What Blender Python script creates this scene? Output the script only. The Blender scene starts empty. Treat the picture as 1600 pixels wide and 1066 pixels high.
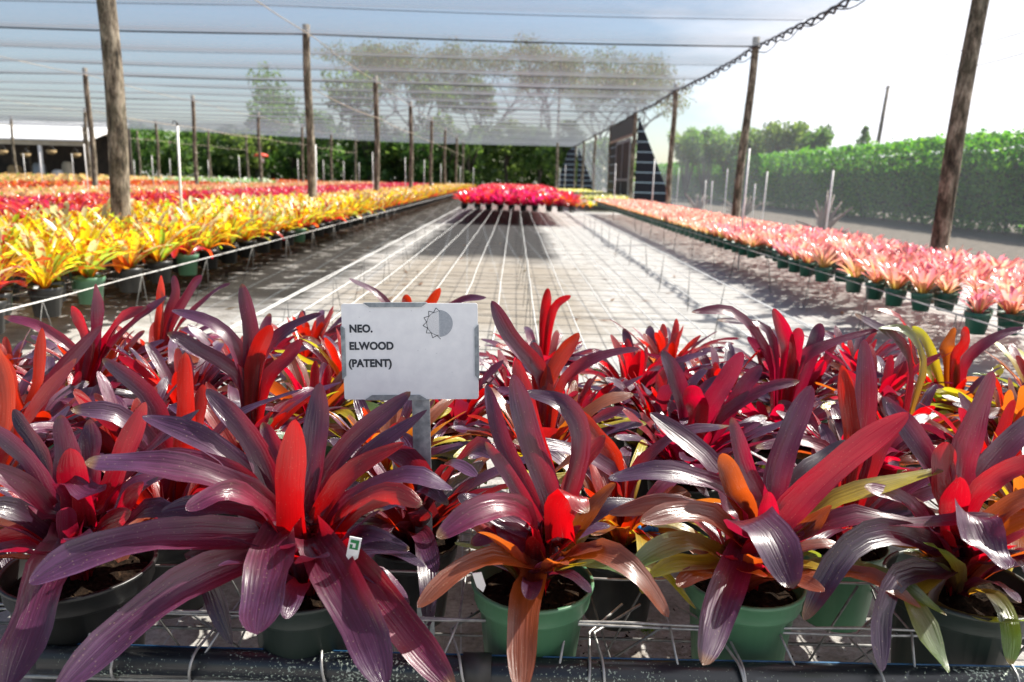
import bpy, math, random
from mathutils import Vector, noise
R = math.radians
sc = bpy.context.scene
COL = sc.collection
GZ = 0.95                      # camera height above the ground

# ------------------------------------------------------------------ camera
F_PX, PITCH, YAW, ROLL = 1197.0, 0.20964, -0.0012, 0.02738
Fv0 = Vector((-math.sin(YAW), math.cos(YAW), 0)); Rv0 = Vector((math.cos(YAW), math.sin(YAW), 0)); Uz = Vector((0, 0, 1))
Fv = Fv0*math.cos(PITCH) - Uz*math.sin(PITCH); Uv0 = Uz*math.cos(PITCH) + Fv0*math.sin(PITCH)
Rv = Rv0*math.cos(ROLL) + Uv0*math.sin(ROLL); Uv = Uv0*math.cos(ROLL) - Rv0*math.sin(ROLL)
CAM = Vector((0, 0, GZ))
from mathutils import Matrix
cd = bpy.data.cameras.new('camera'); cam = bpy.data.objects.new('camera', cd); COL.objects.link(cam)
m = Matrix((Rv, Uv, -Fv)).transposed().to_4x4(); m.translation = CAM
cam.matrix_world = m
cd.sensor_width = 36; cd.lens = F_PX/1600*36; cd.clip_start = 0.05; cd.clip_end = 2000
cd.dof.use_dof = True; cd.dof.focus_distance = 1.3; cd.dof.aperture_fstop = 5.2
sc.camera = cam
def ray(px, py): return Fv + Rv*((px-800)/F_PX) - Uv*((py-533)/F_PX)
def at(px, py, Y):
    d = ray(px, py); return CAM + d*(Y/d.y)
def atz(px, py, z):
    d = ray(px, py); return CAM + d*((z-GZ)/d.z)

# ------------------------------------------------------------------ light
SUN_EL, SUN_AZ = R(50), R(62)      # azimuth measured from +Y towards +X
w = bpy.data.worlds.new('World'); sc.world = w; w.use_nodes = True
nt = w.node_tree; nt.nodes.clear()
def N(nt, t, **k):
    n = nt.nodes.new(t)
    for a, b in k.items():
        if a in n.inputs.keys() if hasattr(n.inputs, 'keys') else False: n.inputs[a].default_value = b
        else: setattr(n, a, b)
    return n
sky = N(nt, 'ShaderNodeTexSky', sky_type='NISHITA', sun_disc=False)
sky.sun_elevation = SUN_EL; sky.sun_rotation = SUN_AZ; sky.air_density = 1.0; sky.dust_density = .7
tc = N(nt, 'ShaderNodeTexCoord'); mp = N(nt, 'ShaderNodeMapping'); mp.inputs['Scale'].default_value = (1.2, 1.2, 4.0)
no = N(nt, 'ShaderNodeTexNoise'); no.inputs['Scale'].default_value = 1.6; no.inputs['Detail'].default_value = 7; no.inputs['Roughness'].default_value = .55
rp = N(nt, 'ShaderNodeValToRGB'); rp.color_ramp.elements[0].position = .58; rp.color_ramp.elements[1].position = .80
mx = N(nt, 'ShaderNodeMix', data_type='RGBA'); mx.inputs['B'].default_value = (10, 10, 10.6, 1)
bg = N(nt, 'ShaderNodeBackground'); bg.inputs['Strength'].default_value = .062
out = N(nt, 'ShaderNodeOutputWorld'); L = nt.links.new
L(tc.outputs['Generated'], mp.inputs['Vector']); L(mp.outputs[0], no.inputs['Vector']); 
sx_ = N(nt, 'ShaderNodeSeparateXYZ'); L(tc.outputs['Generated'], sx_.inputs[0])
ma = N(nt, 'ShaderNodeMath', operation='MULTIPLY_ADD'); ma.inputs[1].default_value = .62; L(sx_.outputs['X'], ma.inputs[0]); L(no.outputs['Fac'], ma.inputs[2]); L(ma.outputs[0], rp.inputs[0])   # a bank of white cloud stands on the sun's side
L(rp.outputs[0], mx.inputs['Factor']); L(sky.outputs[0], mx.inputs['A']); L(mx.outputs['Result'], bg.inputs['Color']); L(bg.outputs[0], out.inputs[0])
sd = bpy.data.lights.new('sun', 'SUN'); sd.energy = 5.0; sd.angle = R(.55); sd.color = (1, .94, .84)
so = bpy.data.objects.new('sun', sd); COL.objects.link(so)
sdir = Vector((math.sin(SUN_AZ)*math.cos(SUN_EL), math.cos(SUN_AZ)*math.cos(SUN_EL), math.sin(SUN_EL)))
so.rotation_euler = sdir.to_track_quat('Z', 'Y').to_euler(); so.location = (20, 20, 20)
vs = sc.view_settings; sc.display_settings.display_device = 'sRGB'
vs.view_transform = 'Standard'; vs.look = 'None'; vs.gamma = 1; vs.exposure = 1.25
sc.cycles.transparent_max_bounces = 24; sc.cycles.max_bounces = 8; sc.cycles.caustics_reflective = False; sc.cycles.caustics_refractive = False
sc.cycles.use_denoising = True

# ------------------------------------------------------------------ materials
MATS = {}
def mat(name):
    m = bpy.data.materials.new(name); m.use_nodes = True; t = m.node_tree; t.nodes.clear()
    o = t.nodes.new('ShaderNodeOutputMaterial'); MATS[name] = m
    return m, t, o
def pbsdf(t, col=None, rough=.6, metal=0, spec=.5):
    b = t.nodes.new('ShaderNodeBsdfPrincipled')
    if col: b.inputs['Base Color'].default_value = (*col, 1)
    b.inputs['Roughness'].default_value = rough; b.inputs['Metallic'].default_value = metal; b.inputs['Specular IOR Level'].default_value = spec
    return b
def noise_n(t, scale, detail=4, coord='Object', stretch=None, rough=.55):
    c = t.nodes.new('ShaderNodeTexCoord'); n = t.nodes.new('ShaderNodeTexNoise')
    n.inputs['Scale'].default_value = scale; n.inputs['Detail'].default_value = detail; n.inputs['Roughness'].default_value = rough
    if stretch:
        mm = t.nodes.new('ShaderNodeMapping'); mm.inputs['Scale'].default_value = stretch
        t.links.new(c.outputs[coord], mm.inputs[0]); t.links.new(mm.outputs[0], n.inputs['Vector'])
    else: t.links.new(c.outputs[coord], n.inputs['Vector'])
    return n
def ramp(t, src, stops):
    r = t.nodes.new('ShaderNodeValToRGB'); e = r.color_ramp.elements
    while len(e) < len(stops): e.new(.5)
    for k, (p, c) in enumerate(stops): e[k].position = p; e[k].color = (*c, 1) if len(c) == 3 else c
    t.links.new(src, r.inputs[0]); return r
def bump(t, src, b, strength=.3, dist=.01):
    n = t.nodes.new('ShaderNodeBump'); n.inputs['Strength'].default_value = strength; n.inputs['Distance'].default_value = dist
    t.links.new(src, n.inputs['Height']); t.links.new(n.outputs[0], b.inputs['Normal']); return n
def mixc(t, a, b, f, blend='MIX'):
    x = t.nodes.new('ShaderNodeMix'); x.data_type = 'RGBA'; x.blend_type = blend
    for s, v in (('A', a), ('B', b), ('Factor', f)):
        if hasattr(v, 'links'): t.links.new(v, x.inputs[s])
        else: x.inputs[s].default_value = v if s == 'Factor' else (*v, 1)
    return x.outputs['Result']
def math_n(t, op, a, b=None, clamp=False):
    x = t.nodes.new('ShaderNodeMath'); x.operation = op; x.use_clamp = clamp
    for i, v in enumerate((a, b)):
        if v is None: continue
        if hasattr(v, 'links'): t.links.new(v, x.inputs[i])
        else: x.inputs[i].default_value = v
    return x.outputs[0]

def simple(name, stops, scale=20, rough=.6, metal=0, spec=.5, stretch=None, bs=.2, bd=.003, detail=4):
    m, t, o = mat(name); b = pbsdf(t, None, rough, metal, spec)
    n = noise_n(t, scale, detail, stretch=stretch); r = ramp(t, n.outputs['Fac'], stops)
    t.links.new(r.outputs[0], b.inputs['Base Color'])
    if bs: bump(t, n.outputs['Fac'], b, bs, bd)
    t.links.new(b.outputs[0], o.inputs[0]); return m

# leaf material: colour and see-through colour come from the mesh, per leaf
def leaf_mat(name, transl=.38, rough=.34, spec=.55, spots=0, spot_col=(.5, .02, .01), rnd=.08, striate=True, coat=.0, uvspot=60):
    m, t, o = mat(name)
    a = t.nodes.new('ShaderNodeAttribute'); a.attribute_name = 'Col'
    a2 = t.nodes.new('ShaderNodeAttribute'); a2.attribute_name = 'Tra'
    uv = t.nodes.new('ShaderNodeUVMap')
    oi = t.nodes.new('ShaderNodeObjectInfo')
    b = pbsdf(t, None, rough, 0, spec); tr = t.nodes.new('ShaderNodeBsdfTranslucent')
    base, tra = a.outputs['Color'], a2.outputs['Color']
    if spots:
        n = t.nodes.new('ShaderNodeTexNoise'); n.inputs['Scale'].default_value = uvspot; n.inputs['Detail'].default_value = 2
        c = t.nodes.new('ShaderNodeTexCoord'); t.links.new(c.outputs['Object'], n.inputs['Vector'])
        r = ramp(t, n.outputs['Fac'], [(.56-.1*spots, (0, 0, 0)), (.62-.1*spots, (1, 1, 1))])
        f = math_n(t, 'MULTIPLY', r.outputs[0], .85)
        base = mixc(t, base, spot_col, f); tra = mixc(t, tra, spot_col, f)
    hs = t.nodes.new('ShaderNodeHueSaturation')
    hv = math_n(t, 'MULTIPLY_ADD', oi.outputs['Random'], rnd); hv.node.inputs[2].default_value = .5-rnd/2
    t.links.new(hv, hs.inputs['Hue']); vv = math_n(t, 'MULTIPLY_ADD', oi.outputs['Random'], .35); vv.node.inputs[2].default_value = .82
    t.links.new(vv, hs.inputs['Value']); t.links.new(base, hs.inputs['Color'])
    hs2 = t.nodes.new('ShaderNodeHueSaturation'); t.links.new(hv, hs2.inputs['Hue']); t.links.new(tra, hs2.inputs['Color'])
    # speckled waxy wear and fine length-wise veins
    if striate:
        mp = t.nodes.new('ShaderNodeMapping'); mp.inputs['Scale'].default_value = (11, .7, 1); t.links.new(uv.outputs[0], mp.inputs[0])
        n2 = t.nodes.new('ShaderNodeTexNoise'); n2.inputs['Scale'].default_value = 1; n2.inputs['Detail'].default_value = 3; t.links.new(mp.outputs[0], n2.inputs['Vector'])
        bn = bump(t, n2.outputs['Fac'], b, .6, .003); t.links.new(bn.outputs[0], b.inputs['Coat Normal'])
        n3 = t.nodes.new('ShaderNodeTexNoise'); n3.inputs['Scale'].default_value = 1; n3.inputs['Detail'].default_value = 2; mp3 = t.nodes.new('ShaderNodeMapping'); mp3.inputs['Scale'].default_value = (22, .5, 1); mp3.inputs['Location'].default_value = (7, 3, 0); t.links.new(uv.outputs[0], mp3.inputs[0]); t.links.new(mp3.outputs[0], n3.inputs['Vector'])
        wear = noise_n(t, 26, 5); wr = ramp(t, wear.outputs['Fac'], [(.35, (.75, .75, .75)), (.7, (1.25, 1.25, 1.25))])
        col = mixc(t, hs.outputs[0], wr.outputs[0], 1.0, 'MULTIPLY'); sr = ramp(t, n3.outputs['Fac'], [(.34, (.60, .58, .60)), (.64, (1.3, 1.25, 1.3))]); col = mixc(t, col, sr.outputs[0], 1.0, 'MULTIPLY')
        rr = math_n(t, 'MULTIPLY_ADD', wear.outputs['Fac'], .25); rr.node.inputs[2].default_value = rough-.14; t.links.new(rr, b.inputs['Roughness'])
        fle = t.nodes.new('ShaderNodeTexVoronoi'); fle.inputs['Scale'].default_value = 150; cc = t.nodes.new('ShaderNodeTexCoord'); t.links.new(cc.outputs['Object'], fle.inputs['Vector'])
        fr = ramp(t, fle.outputs['Distance'], [(.10, (1, 1, 1)), (.16, (0, 0, 0))])
        ff = math_n(t, 'MULTIPLY', fr.outputs[0], .22)
        col = mixc(t, col, (.55, .42, .25), ff)
        t.links.new(col, b.inputs['Base Color'])
    else: t.links.new(hs.outputs[0], b.inputs['Base Color'])
    t.links.new(hs2.outputs[0], tr.inputs['Color'])
    ms = t.nodes.new('ShaderNodeMixShader'); ms.inputs[0].default_value = transl
    t.links.new(b.outputs[0], ms.inputs[1]); t.links.new(tr.outputs[0], ms.inputs[2]); t.links.new(ms.outputs[0], o.inputs[0])
    if striate: b.inputs['Sheen Weight'].default_value = .0; b.inputs['Sheen Roughness'].default_value = .35; b.inputs['Sheen Tint'].default_value = (.85, .8, 1, 1)
    if coat: b.inputs['Coat Weight'].default_value = coat; b.inputs['Coat Roughness'].default_value = .17 if striate else .2
    return m

M_LEAF = leaf_mat('bromeliad_leaf', .30, .36, .6, rnd=.02, coat=.55)
M_YEL = leaf_mat('yellow_leaf', .5, .33, .5, spots=.48, spot_col=(.60, .07, .01), rnd=.07, striate=False, uvspot=34, coat=.4)
M_FLD = leaf_mat('field_leaf', .38, .3, .5, rnd=.05, striate=False, coat=.4)
M_TREE = leaf_mat('tree_leaf', .35, .5, .35, rnd=.04, striate=False)

def net_mat(name, cover, col, tcol, weave=0, var=.6):
    m, t, o = mat(name)
    g = t.nodes.new('ShaderNodeNewGeometry'); dot = t.nodes.new('ShaderNodeVectorMath'); dot.operation = 'DOT_PRODUCT'
    t.links.new(g.outputs['Incoming'], dot.inputs[0]); t.links.new(g.outputs['Normal'], dot.inputs[1])
    c = math_n(t, 'ABSOLUTE', dot.outputs['Value']); c = math_n(t, 'MAXIMUM', c, .03)
    inv = math_n(t, 'DIVIDE', 1.0, c)
    n = noise_n(t, .9, 3, stretch=(.25, 1.2, 1)); nr = math_n(t, 'MULTIPLY_ADD', n.outputs['Fac'], -cover*.6); nr.node.inputs[2].default_value = 1-cover*.7
    p = math_n(t, 'POWER', nr, inv)                  # how much shows between the threads at this angle
    d = pbsdf(t, col, .5); tr = t.nodes.new('ShaderNodeBsdfTranslucent'); tr.inputs[0].default_value = (*tcol, 1)
    ms = t.nodes.new('ShaderNodeMixShader'); ms.inputs[0].default_value = .5
    t.links.new(d.outputs[0], ms.inputs[1]); t.links.new(tr.outputs[0], ms.inputs[2])
    tp = t.nodes.new('ShaderNodeBsdfTransparent'); m2 = t.nodes.new('ShaderNodeMixShader')
    t.links.new(p, m2.inputs[0]); t.links.new(ms.outputs[0], m2.inputs[1]); t.links.new(tp.outputs[0], m2.inputs[2]); t.links.new(m2.outputs[0], o.inputs[0])
    return m
M_NET = net_mat('shade_cloth', .09, (.17, .19, .22), (.19, .21, .24))
M_SIDE = net_mat('side_cloth', .028, (.45, .50, .56), (.45, .50, .56))

# weathered timber
def wood():
    m, t, o = mat('weathered_wood'); b = pbsdf(t, None, .85, 0, .25)
    n = noise_n(t, 3.0, 8, stretch=(6, 6, 1.3), rough=.82); r = ramp(t, n.outputs['Fac'], [(.36, (.014, .012, .010)), (.44, (.10, .08, .06)), (.51, (.24, .20, .15)), (.64, (.48, .43, .34))])
    n2 = noise_n(t, 5, 6, stretch=(1, 1, .5), rough=.7); r2 = ramp(t, n2.outputs['Fac'], [(.46, (1, 1, 1)), (.58, (.36, .37, .34))])
    c = mixc(t, r.outputs[0], r2.outputs[0], 1.0, 'MULTIPLY'); t.links.new(c, b.inputs['Base Color'])
    bump(t, n.outputs['Fac'], b, .8, .02); t.links.new(b.outputs[0], o.inputs[0]); return m
M_WOOD = wood()
M_BARK = simple('bark', [(.35, (.035, .028, .02)), (.65, (.10, .085, .065))], 3, .9, stretch=(4, 4, .7))
M_GREENPOT = simple('green_plastic', [(.3, (.045, .135, .07)), (.7, (.075, .19, .105))], 9, .42, bs=.05, bd=.001)
M_DKGREEN = simple('dark_green_plastic', [(.3, (.01, .07, .045)), (.7, (.02, .10, .065))], 9, .42, bs=.05)
M_BLACKPOT = simple('black_plastic', [(.35, (.005, .0055, .0055)), (.75, (.018, .02, .02))], 14, .4, bs=.08, bd=.001, detail=7)
M_GRAYPOT = simple('dusty_grey_plastic', [(.35, (.006, .014, .011)), (.75, (.022, .034, .030))], 8, .45, bs=.06, bd=.001)
M_SOIL = simple('potting_soil', [(.35, (.004, .0025, .0015)), (.60, (.018, .011, .007)), (.78, (.09, .055, .03))], 120, 1.0, spec=.08, bs=1, bd=.006, detail=6)
M_WIRE = simple('galvanised_wire', [(.3, (.20, .20, .20)), (.7, (.42, .42, .41))], 60, .42, .55, bs=.1)
M_WIREW = simple('sunlit_wire', [(.3, (.55, .55, .54)), (.7, (.80, .80, .78))], 30, .45, .15, bs=0)  # sunlit brightness of the lengthwise wires is put into the colour
M_WIRED = simple('dark_wire', [(.3, (.09, .09, .09)), (.7, (.2, .2, .19))], 60, .55, .4, bs=0)  # on cross wires the dark tone paints in their unlit side
M_GALV = simple('galvanised_steel', [(.3, (.17, .19, .21)), (.5, (.27, .30, .32)), (.72, (.42, .45, .47))], 70, .5, .5, bs=.1, detail=6)
M_CABLE = simple('black_cable', [(.3, (.01, .012, .016)), (.7, (.03, .035, .045))], 20, .6, bs=0)
M_ROPE = simple('pale_string', [(.3, (.30, .25, .19)), (.7, (.45, .39, .31))], 20, .8, bs=0)
M_PVC = simple('white_pvc', [(.3, (.55, .54, .52)), (.7, (.8, .8, .78))], 12, .45, bs=0)
M_BLACK = simple('black_fitting', [(.3, (.01, .01, .01)), (.7, (.03, .03, .03))], 20, .5, bs=0)
M_WHITE = simple('white_paint', [(.3, (.72, .73, .74)), (.7, (.82, .82, .82))], 4, .5, bs=0)
M_BEIGE = simple('beige_wall', [(.3, (.32, .29, .22)), (.7, (.45, .41, .32))], 2, .8, bs=0)
M_DARKIN = simple('dark_interior', [(.3, (.02, .018, .015)), (.7, (.06, .045, .035))], 2, .8, bs=0)
M_RED = simple('red_plastic', [(.3, (.6, .04, .015)), (.7, (.75, .08, .03))], 5, .5, bs=0)
M_BLUE = simple('blue_clip', [(.3, (.0, .15, .42)), (.7, (.01, .26, .6))], 30, .4, bs=0)
M_INK = simple('black_ink', [(.3, (.015, .02, .03)), (.7, (.03, .035, .045))], 40, .6, bs=0)
M_GREYINK = simple('grey_ink', [(.3, (.30, .33, .37)), (.7, (.40, .43, .46))], 300, .6, bs=0)
M_TAGG = simple('green_ink', [(.3, (.01, .16, .05)), (.7, (.02, .22, .07))], 40, .5, bs=0)
M_STRAW = simple('straw', [(.3, (.25, .17, .08)), (.7, (.45, .33, .16))], 8, .8, bs=0)

def sign_mat():
    m, t, o = mat('sign_plastic'); b = pbsdf(t, None, .38, 0, .5)
    n = noise_n(t, 45, 6); r = ramp(t, n.outputs['Fac'], [(.3, (.74, .75, .77)), (.62, (.82, .83, .84)), (.75, (.85, .85, .86))])
    v = noise_n(t, 130, 2); vr = ramp(t, v.outputs['Fac'], [(.70, (1, 1, 1)), (.76, (.72, .72, .74))])
    c = mixc(t, r.outputs[0], vr.outputs[0], 1.0, 'MULTIPLY'); t.links.new(c, b.inputs['Base Color']); t.links.new(b.outputs[0], o.inputs[0]); return m
M_SIGN = sign_mat()
def pipe_mat():
    m, t, o = mat('lichen_pipe'); b = pbsdf(t, None, .38, 0, .5)
    a = noise_n(t, 5, 3); ar = ramp(t, a.outputs['Fac'], [(.42, (0, 0, 0)), (.6, (1, 1, 1))])
    n = noise_n(t, 260, 4); k = math_n(t, 'MULTIPLY', n.outputs['Fac'], 1); s = math_n(t, 'ADD', k, math_n(t, 'MULTIPLY', ar.outputs[0], .13))
    r = ramp(t, s, [(.655, (.010, .013, .018)), (.69, (.22, .27, .21)), (.78, (.5, .55, .5))])
    t.links.new(r.outputs[0], b.inputs['Base Color'])
    rr = ramp(t, s, [(.65, (.3, .3, .3)), (.70, (.9, .9, .9))]); t.links.new(rr.outputs[0], b.inputs['Roughness'])
    t.links.new(b.outputs[0], o.inputs[0]); return m
M_PIPE = pipe_mat()
def tarp_mat():
    m, t, o = mat('striped_tarp'); b = pbsdf(t, None, .6, 0, .3)
    c = t.nodes.new('ShaderNodeTexCoord'); s = t.nodes.new('ShaderNodeSeparateXYZ'); t.links.new(c.outputs['Object'], s.inputs[0])
    f = math_n(t, 'FRACT', math_n(t, 'MULTIPLY', s.outputs['Z'], 3.2)); g = math_n(t, 'GREATER_THAN', f, .88)
    col = mixc(t, (.007, .009, .016), (.26, .36, .42), g); t.links.new(col, b.inputs['Base Color'])
    n = noise_n(t, 4, 4); bump(t, n.outputs['Fac'], b, .3, .03); t.links.new(b.outputs[0], o.inputs[0]); return m
M_TARP = tarp_mat()

def ground_mat():
    m, t, o = mat('weed_cloth_ground'); b = pbsdf(t, None, .5, 0, .06)
    c = t.nodes.new('ShaderNodeTexCoord'); s = t.nodes.new('ShaderNodeSeparateXYZ'); t.links.new(c.outputs['Object'], s.inputs[0])
    X, Y = s.outputs['X'], s.outputs['Y']
    big = noise_n(t, .9, 6); mid = noise_n(t, 6, 7, rough=.7); fine = noise_n(t, 90, 5)
    base = ramp(t, mid.outputs['Fac'], [(.30, (.22, .212, .195)), (.5, (.37, .362, .35)), (.68, (.52, .515, .505))])
    fr = ramp(t, fine.outputs['Fac'], [(.3, (.72, .71, .69)), (.7, (1.12, 1.12, 1.12))]); col = mixc(t, base.outputs[0], fr.outputs[0], 1.0, 'MULTIPLY')
    def band(v, lo, hi, soft, w=.0):
        vv = math_n(t, 'ADD', v, math_n(t, 'MULTIPLY', math_n(t, 'SUBTRACT', big.outputs['Fac'], .5), w)) if w else v
        a = math_n(t, 'MULTIPLY', math_n(t, 'SUBTRACT', vv, lo), 1/soft, True); d = math_n(t, 'MULTIPLY', math_n(t, 'SUBTRACT', hi, vv), 1/soft, True)
        return math_n(t, 'MULTIPLY', a, d)
    # dark dapples along the left aisle; a cast shadow painted under the empty rack
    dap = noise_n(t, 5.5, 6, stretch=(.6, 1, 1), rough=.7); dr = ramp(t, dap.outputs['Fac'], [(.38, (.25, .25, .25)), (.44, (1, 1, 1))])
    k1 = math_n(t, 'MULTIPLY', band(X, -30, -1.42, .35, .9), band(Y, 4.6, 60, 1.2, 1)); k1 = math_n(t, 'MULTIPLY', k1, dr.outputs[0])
    k2 = math_n(t, 'MULTIPLY', band(X, -1.45, .65, .25, .5), band(Y, 8.6, 24, .8, 1.2))  # shadow patch on the middle floor, put into the cloth colour
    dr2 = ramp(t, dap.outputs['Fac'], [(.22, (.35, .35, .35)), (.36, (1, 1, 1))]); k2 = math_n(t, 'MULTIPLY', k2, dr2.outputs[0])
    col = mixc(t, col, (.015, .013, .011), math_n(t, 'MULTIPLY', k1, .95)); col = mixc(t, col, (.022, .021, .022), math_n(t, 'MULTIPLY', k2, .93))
    # tan silt in the near middle
    k3 = math_n(t, 'MULTIPLY', band(X, -1.6, .9, .5, 1.2), band(Y, 4, 9.5, 1, 1.5)); col = mixc(t, col, (.20, .165, .12), math_n(t, 'MULTIPLY', k3, .65)); k6 = math_n(t, 'MULTIPLY', math_n(t, 'MULTIPLY', math_n(t, 'SUBTRACT', X, .9), 2.0, True), .6); col = mixc(t, col, (.31, .31, .31), k6)
    # soil crumbs spilt on the cloth near the front pots
    k4 = math_n(t, 'MULTIPLY', band(X, .05, .75, .18, .5), band(Y, .95, 1.5, .15, .4)); cr = noise_n(t, 38, 6, rough=.7); crr = ramp(t, cr.outputs['Fac'], [(.44, (0, 0, 0)), (.54, (1, 1, 1))])
    col = mixc(t, col, (.11, .08, .045), math_n(t, 'MULTIPLY', k4, crr.outputs[0]))
    # everything away from the nursery is sandy earth
    k5 = math_n(t, 'MULTIPLY', math_n(t, 'SUBTRACT', X, 5.2), 2.0, True); earth = ramp(t, mid.outputs['Fac'], [(.3, (.055, .048, .04)), (.7, (.16, .14, .12))]); col = mixc(t, col, earth.outputs[0], k5)
    # pale guide lines woven into the cloth
    ln = math_n(t, 'FRACT', math_n(t, 'MULTIPLY', math_n(t, 'ADD', X, math_n(t, 'MULTIPLY', Y, .06)), 3.3)); lg = math_n(t, 'GREATER_THAN', ln, .988)
    col = mixc(t, col, (.45, .52, .58), math_n(t, 'MULTIPLY', lg, .5))
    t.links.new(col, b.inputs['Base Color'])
    rr = ramp(t, mid.outputs['Fac'], [(.3, (.8, .8, .8)), (.7, (.95, .95, .95))]); t.links.new(rr.outputs[0], b.inputs['Roughness'])
    hsum = math_n(t, 'ADD', fine.outputs['Fac'], math_n(t, 'MULTIPLY', mid.outputs['Fac'], 1.5)); bump(t, hsum, b, .45, .01)
    t.links.new(b.outputs[0], o.inputs[0]); return m
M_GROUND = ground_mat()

# ------------------------------------------------------------------ mesh helpers
class MB:
    def __init__(s): s.v = []; s.f = []; s.c = []; s.t = []; s.uv = []; s.mi = []; s.cc = (.5, .5, .5); s.tt = (.5, .5, .5); s.m = 0; s.sm = []; s.smooth = True
    def av(s, p, uv=(0, 0), c=None, t=None):
        s.v.append((p[0], p[1], p[2])); s.uv.append(uv); s.c.append(c or s.cc); s.t.append(t or s.tt); return len(s.v)-1
    def af(s, *i): s.f.append(i); s.mi.append(s.m); s.sm.append(s.smooth)
    def box(s, a, b):
        s0 = s.smooth; s.smooth = False
        i = [s.av((x, y, z)) for z in (a[2], b[2]) for y in (a[1], b[1]) for x in (a[0], b[0])]
        for q in ((0, 2, 3, 1), (4, 5, 7, 6), (0, 1, 5, 4), (2, 6, 7, 3), (0, 4, 6, 2), (1, 3, 7, 5)): s.af(*[i[k] for k in q])
        s.smooth = s0
    def tube(s, pts, r, n=6, caps=True):
        pts = [Vector(p) for p in pts]; rs = r if isinstance(r, (list, tuple)) else [r]*len(pts); rings = []
        d0 = (pts[1]-pts[0]).normalized(); up = Vector((0, 0, 1)) if abs(d0.z) < .9 else Vector((1, 0, 0)); a = d0.cross(up).normalized()
        for k, p in enumerate(pts):
            d = (pts[min(k+1, len(pts)-1)]-pts[max(k-1, 0)]).normalized(); a = (a-d*a.dot(d)).normalized(); b = d.cross(a)
            rings.append([s.av(p+(a*math.cos(q*2*math.pi/n)+b*math.sin(q*2*math.pi/n))*rs[k]) for q in range(n)])
        for k in range(len(rings)-1):
            for q in range(n): s.af(rings[k][q], rings[k][(q+1) % n], rings[k+1][(q+1) % n], rings[k+1][q])
        if caps: s.af(*rings[0][::-1]); s.af(*rings[-1])
    def lathe(s, prof, cx=0, cy=0, n=28, cap=False):
        rings = [[s.av((cx+r*math.cos(2*math.pi*q/n), cy+r*math.sin(2*math.pi*q/n), z)) for q in range(n)] for r, z in prof]
        for k in range(len(rings)-1):
            for q in range(n): s.af(rings[k][q], rings[k][(q+1) % n], rings[k+1][(q+1) % n], rings[k+1][q])
        if cap: s.af(*rings[0][::-1])
    def build(s, name, mats, parent=None, loc=None):
        me = bpy.data.meshes.new(name); me.from_pydata(s.v, [], s.f)
        for mm in (mats if isinstance(mats, (list, tuple)) else [mats]): me.materials.append(mm)
        me.polygons.foreach_set('material_index', s.mi); me.polygons.foreach_set('use_smooth', s.sm)
        for nm, src in (('Col', s.c), ('Tra', s.t)):
            at_ = me.color_attributes.new(nm, 'FLOAT_COLOR', 'POINT'); at_.data.foreach_set('color', [q for c in src for q in (c[0], c[1], c[2], 1)])
        ul = me.uv_layers.new(name='UVMap'); li = [0]*len(me.loops); me.loops.foreach_get('vertex_index', li)
        ul.data.foreach_set('uv', [q for i in li for q in s.uv[i]])
        me.update()
        o = bpy.data.objects.new(name, me); COL.objects.link(o)
        if parent: o.parent = parent
        if loc: o.location = loc
        return o
def tag(o, label=None, cat=None, group=None, kind=None):
    if label: o['label'] = label
    if cat: o['category'] = cat
    if group: o['group'] = group
    if kind: o['kind'] = kind
    return o
def empty(name, loc=(0, 0, 0), rz=0):
    o = bpy.data.objects.new(name, None); o.location = loc; o.rotation_euler.z = rz; COL.objects.link(o); o.empty_display_size = .1; return o
def copy_tree(o, parent=None):
    c = o.copy(); COL.objects.link(c); c.parent = parent
    for ch in [x for x in o.children]: copy_tree(ch, c)
    return c
ORD = ['first', 'second', 'third', 'fourth', 'fifth', 'sixth', 'seventh', 'eighth', 'ninth', 'tenth', 'eleventh', 'twelfth', 'thirteenth', 'fourteenth', 'fifteenth', 'sixteenth', 'seventeenth', 'eighteenth', 'nineteenth', 'twentieth']

# ------------------------------------------------------------------ leaves
PAL = {  # (reflected base, reflected tip, see-through base, see-through tip)
 'R': ((.16, .002, .003), (.20, .003, .003), (.88, .004, .003), (.92, .010, .003)),
 'P': ((.12, .003, .009), (.056, .022, .058), (.80, .008, .014), (.22, .012, .035)),
 'Q': ((.18, .003, .009), (.075, .014, .045), (.95, .008, .008), (.55, .010, .03)),
 'D': ((.03, .002, .006), (.026, .011, .034), (.35, .008, .012), (.12, .012, .03)),
 'O': ((.16, .02, .006), (.13, .04, .02), (.95, .16, .01), (.95, .22, .015)),
 'G': ((.12, .03, .015), (.045, .10, .03), (.85, .30, .02), (.40, .58, .04)),
 'Y': ((.28, .10, .01), (.30, .28, .02), (.95, .42, .01), (.85, .80, .03)),
}
def lerp(a, b, t): return tuple(a[i]+(b[i]-a[i])*t for i in range(3))
def catmull(P, t):
    n = len(P)-1; x = min(t*n, n-1e-6); i = int(x); u = x-i
    p0 = P[max(i-1, 0)] if i > 0 else P[0]*2-P[1]; p1 = P[i]; p2 = P[i+1]; p3 = P[i+2] if i+2 <= n else P[n]*2-P[n-1]
    return .5*((2*p1)+(-p0+p2)*u+(2*p0-5*p1+4*p2-p3)*u*u+(-p0+3*p1-3*p2+p3)*u*u*u)
TS14 = [0, .08, .17, .26, .35, .44, .53, .62, .70, .78, .85, .905, .945, .972, .988, 1.0]
def wprof(t, blunt=.0):
    w = .56+.44*min(1, t/.5)**.9
    if t > .55: w *= 1-.16*((t-.55)/.45)
    e = .18
    if t > 1-e:
        u = (t-(1-e))/e; w *= max(0, 1-u**2.2)**.54*(1-.12*u)
    return w
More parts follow.
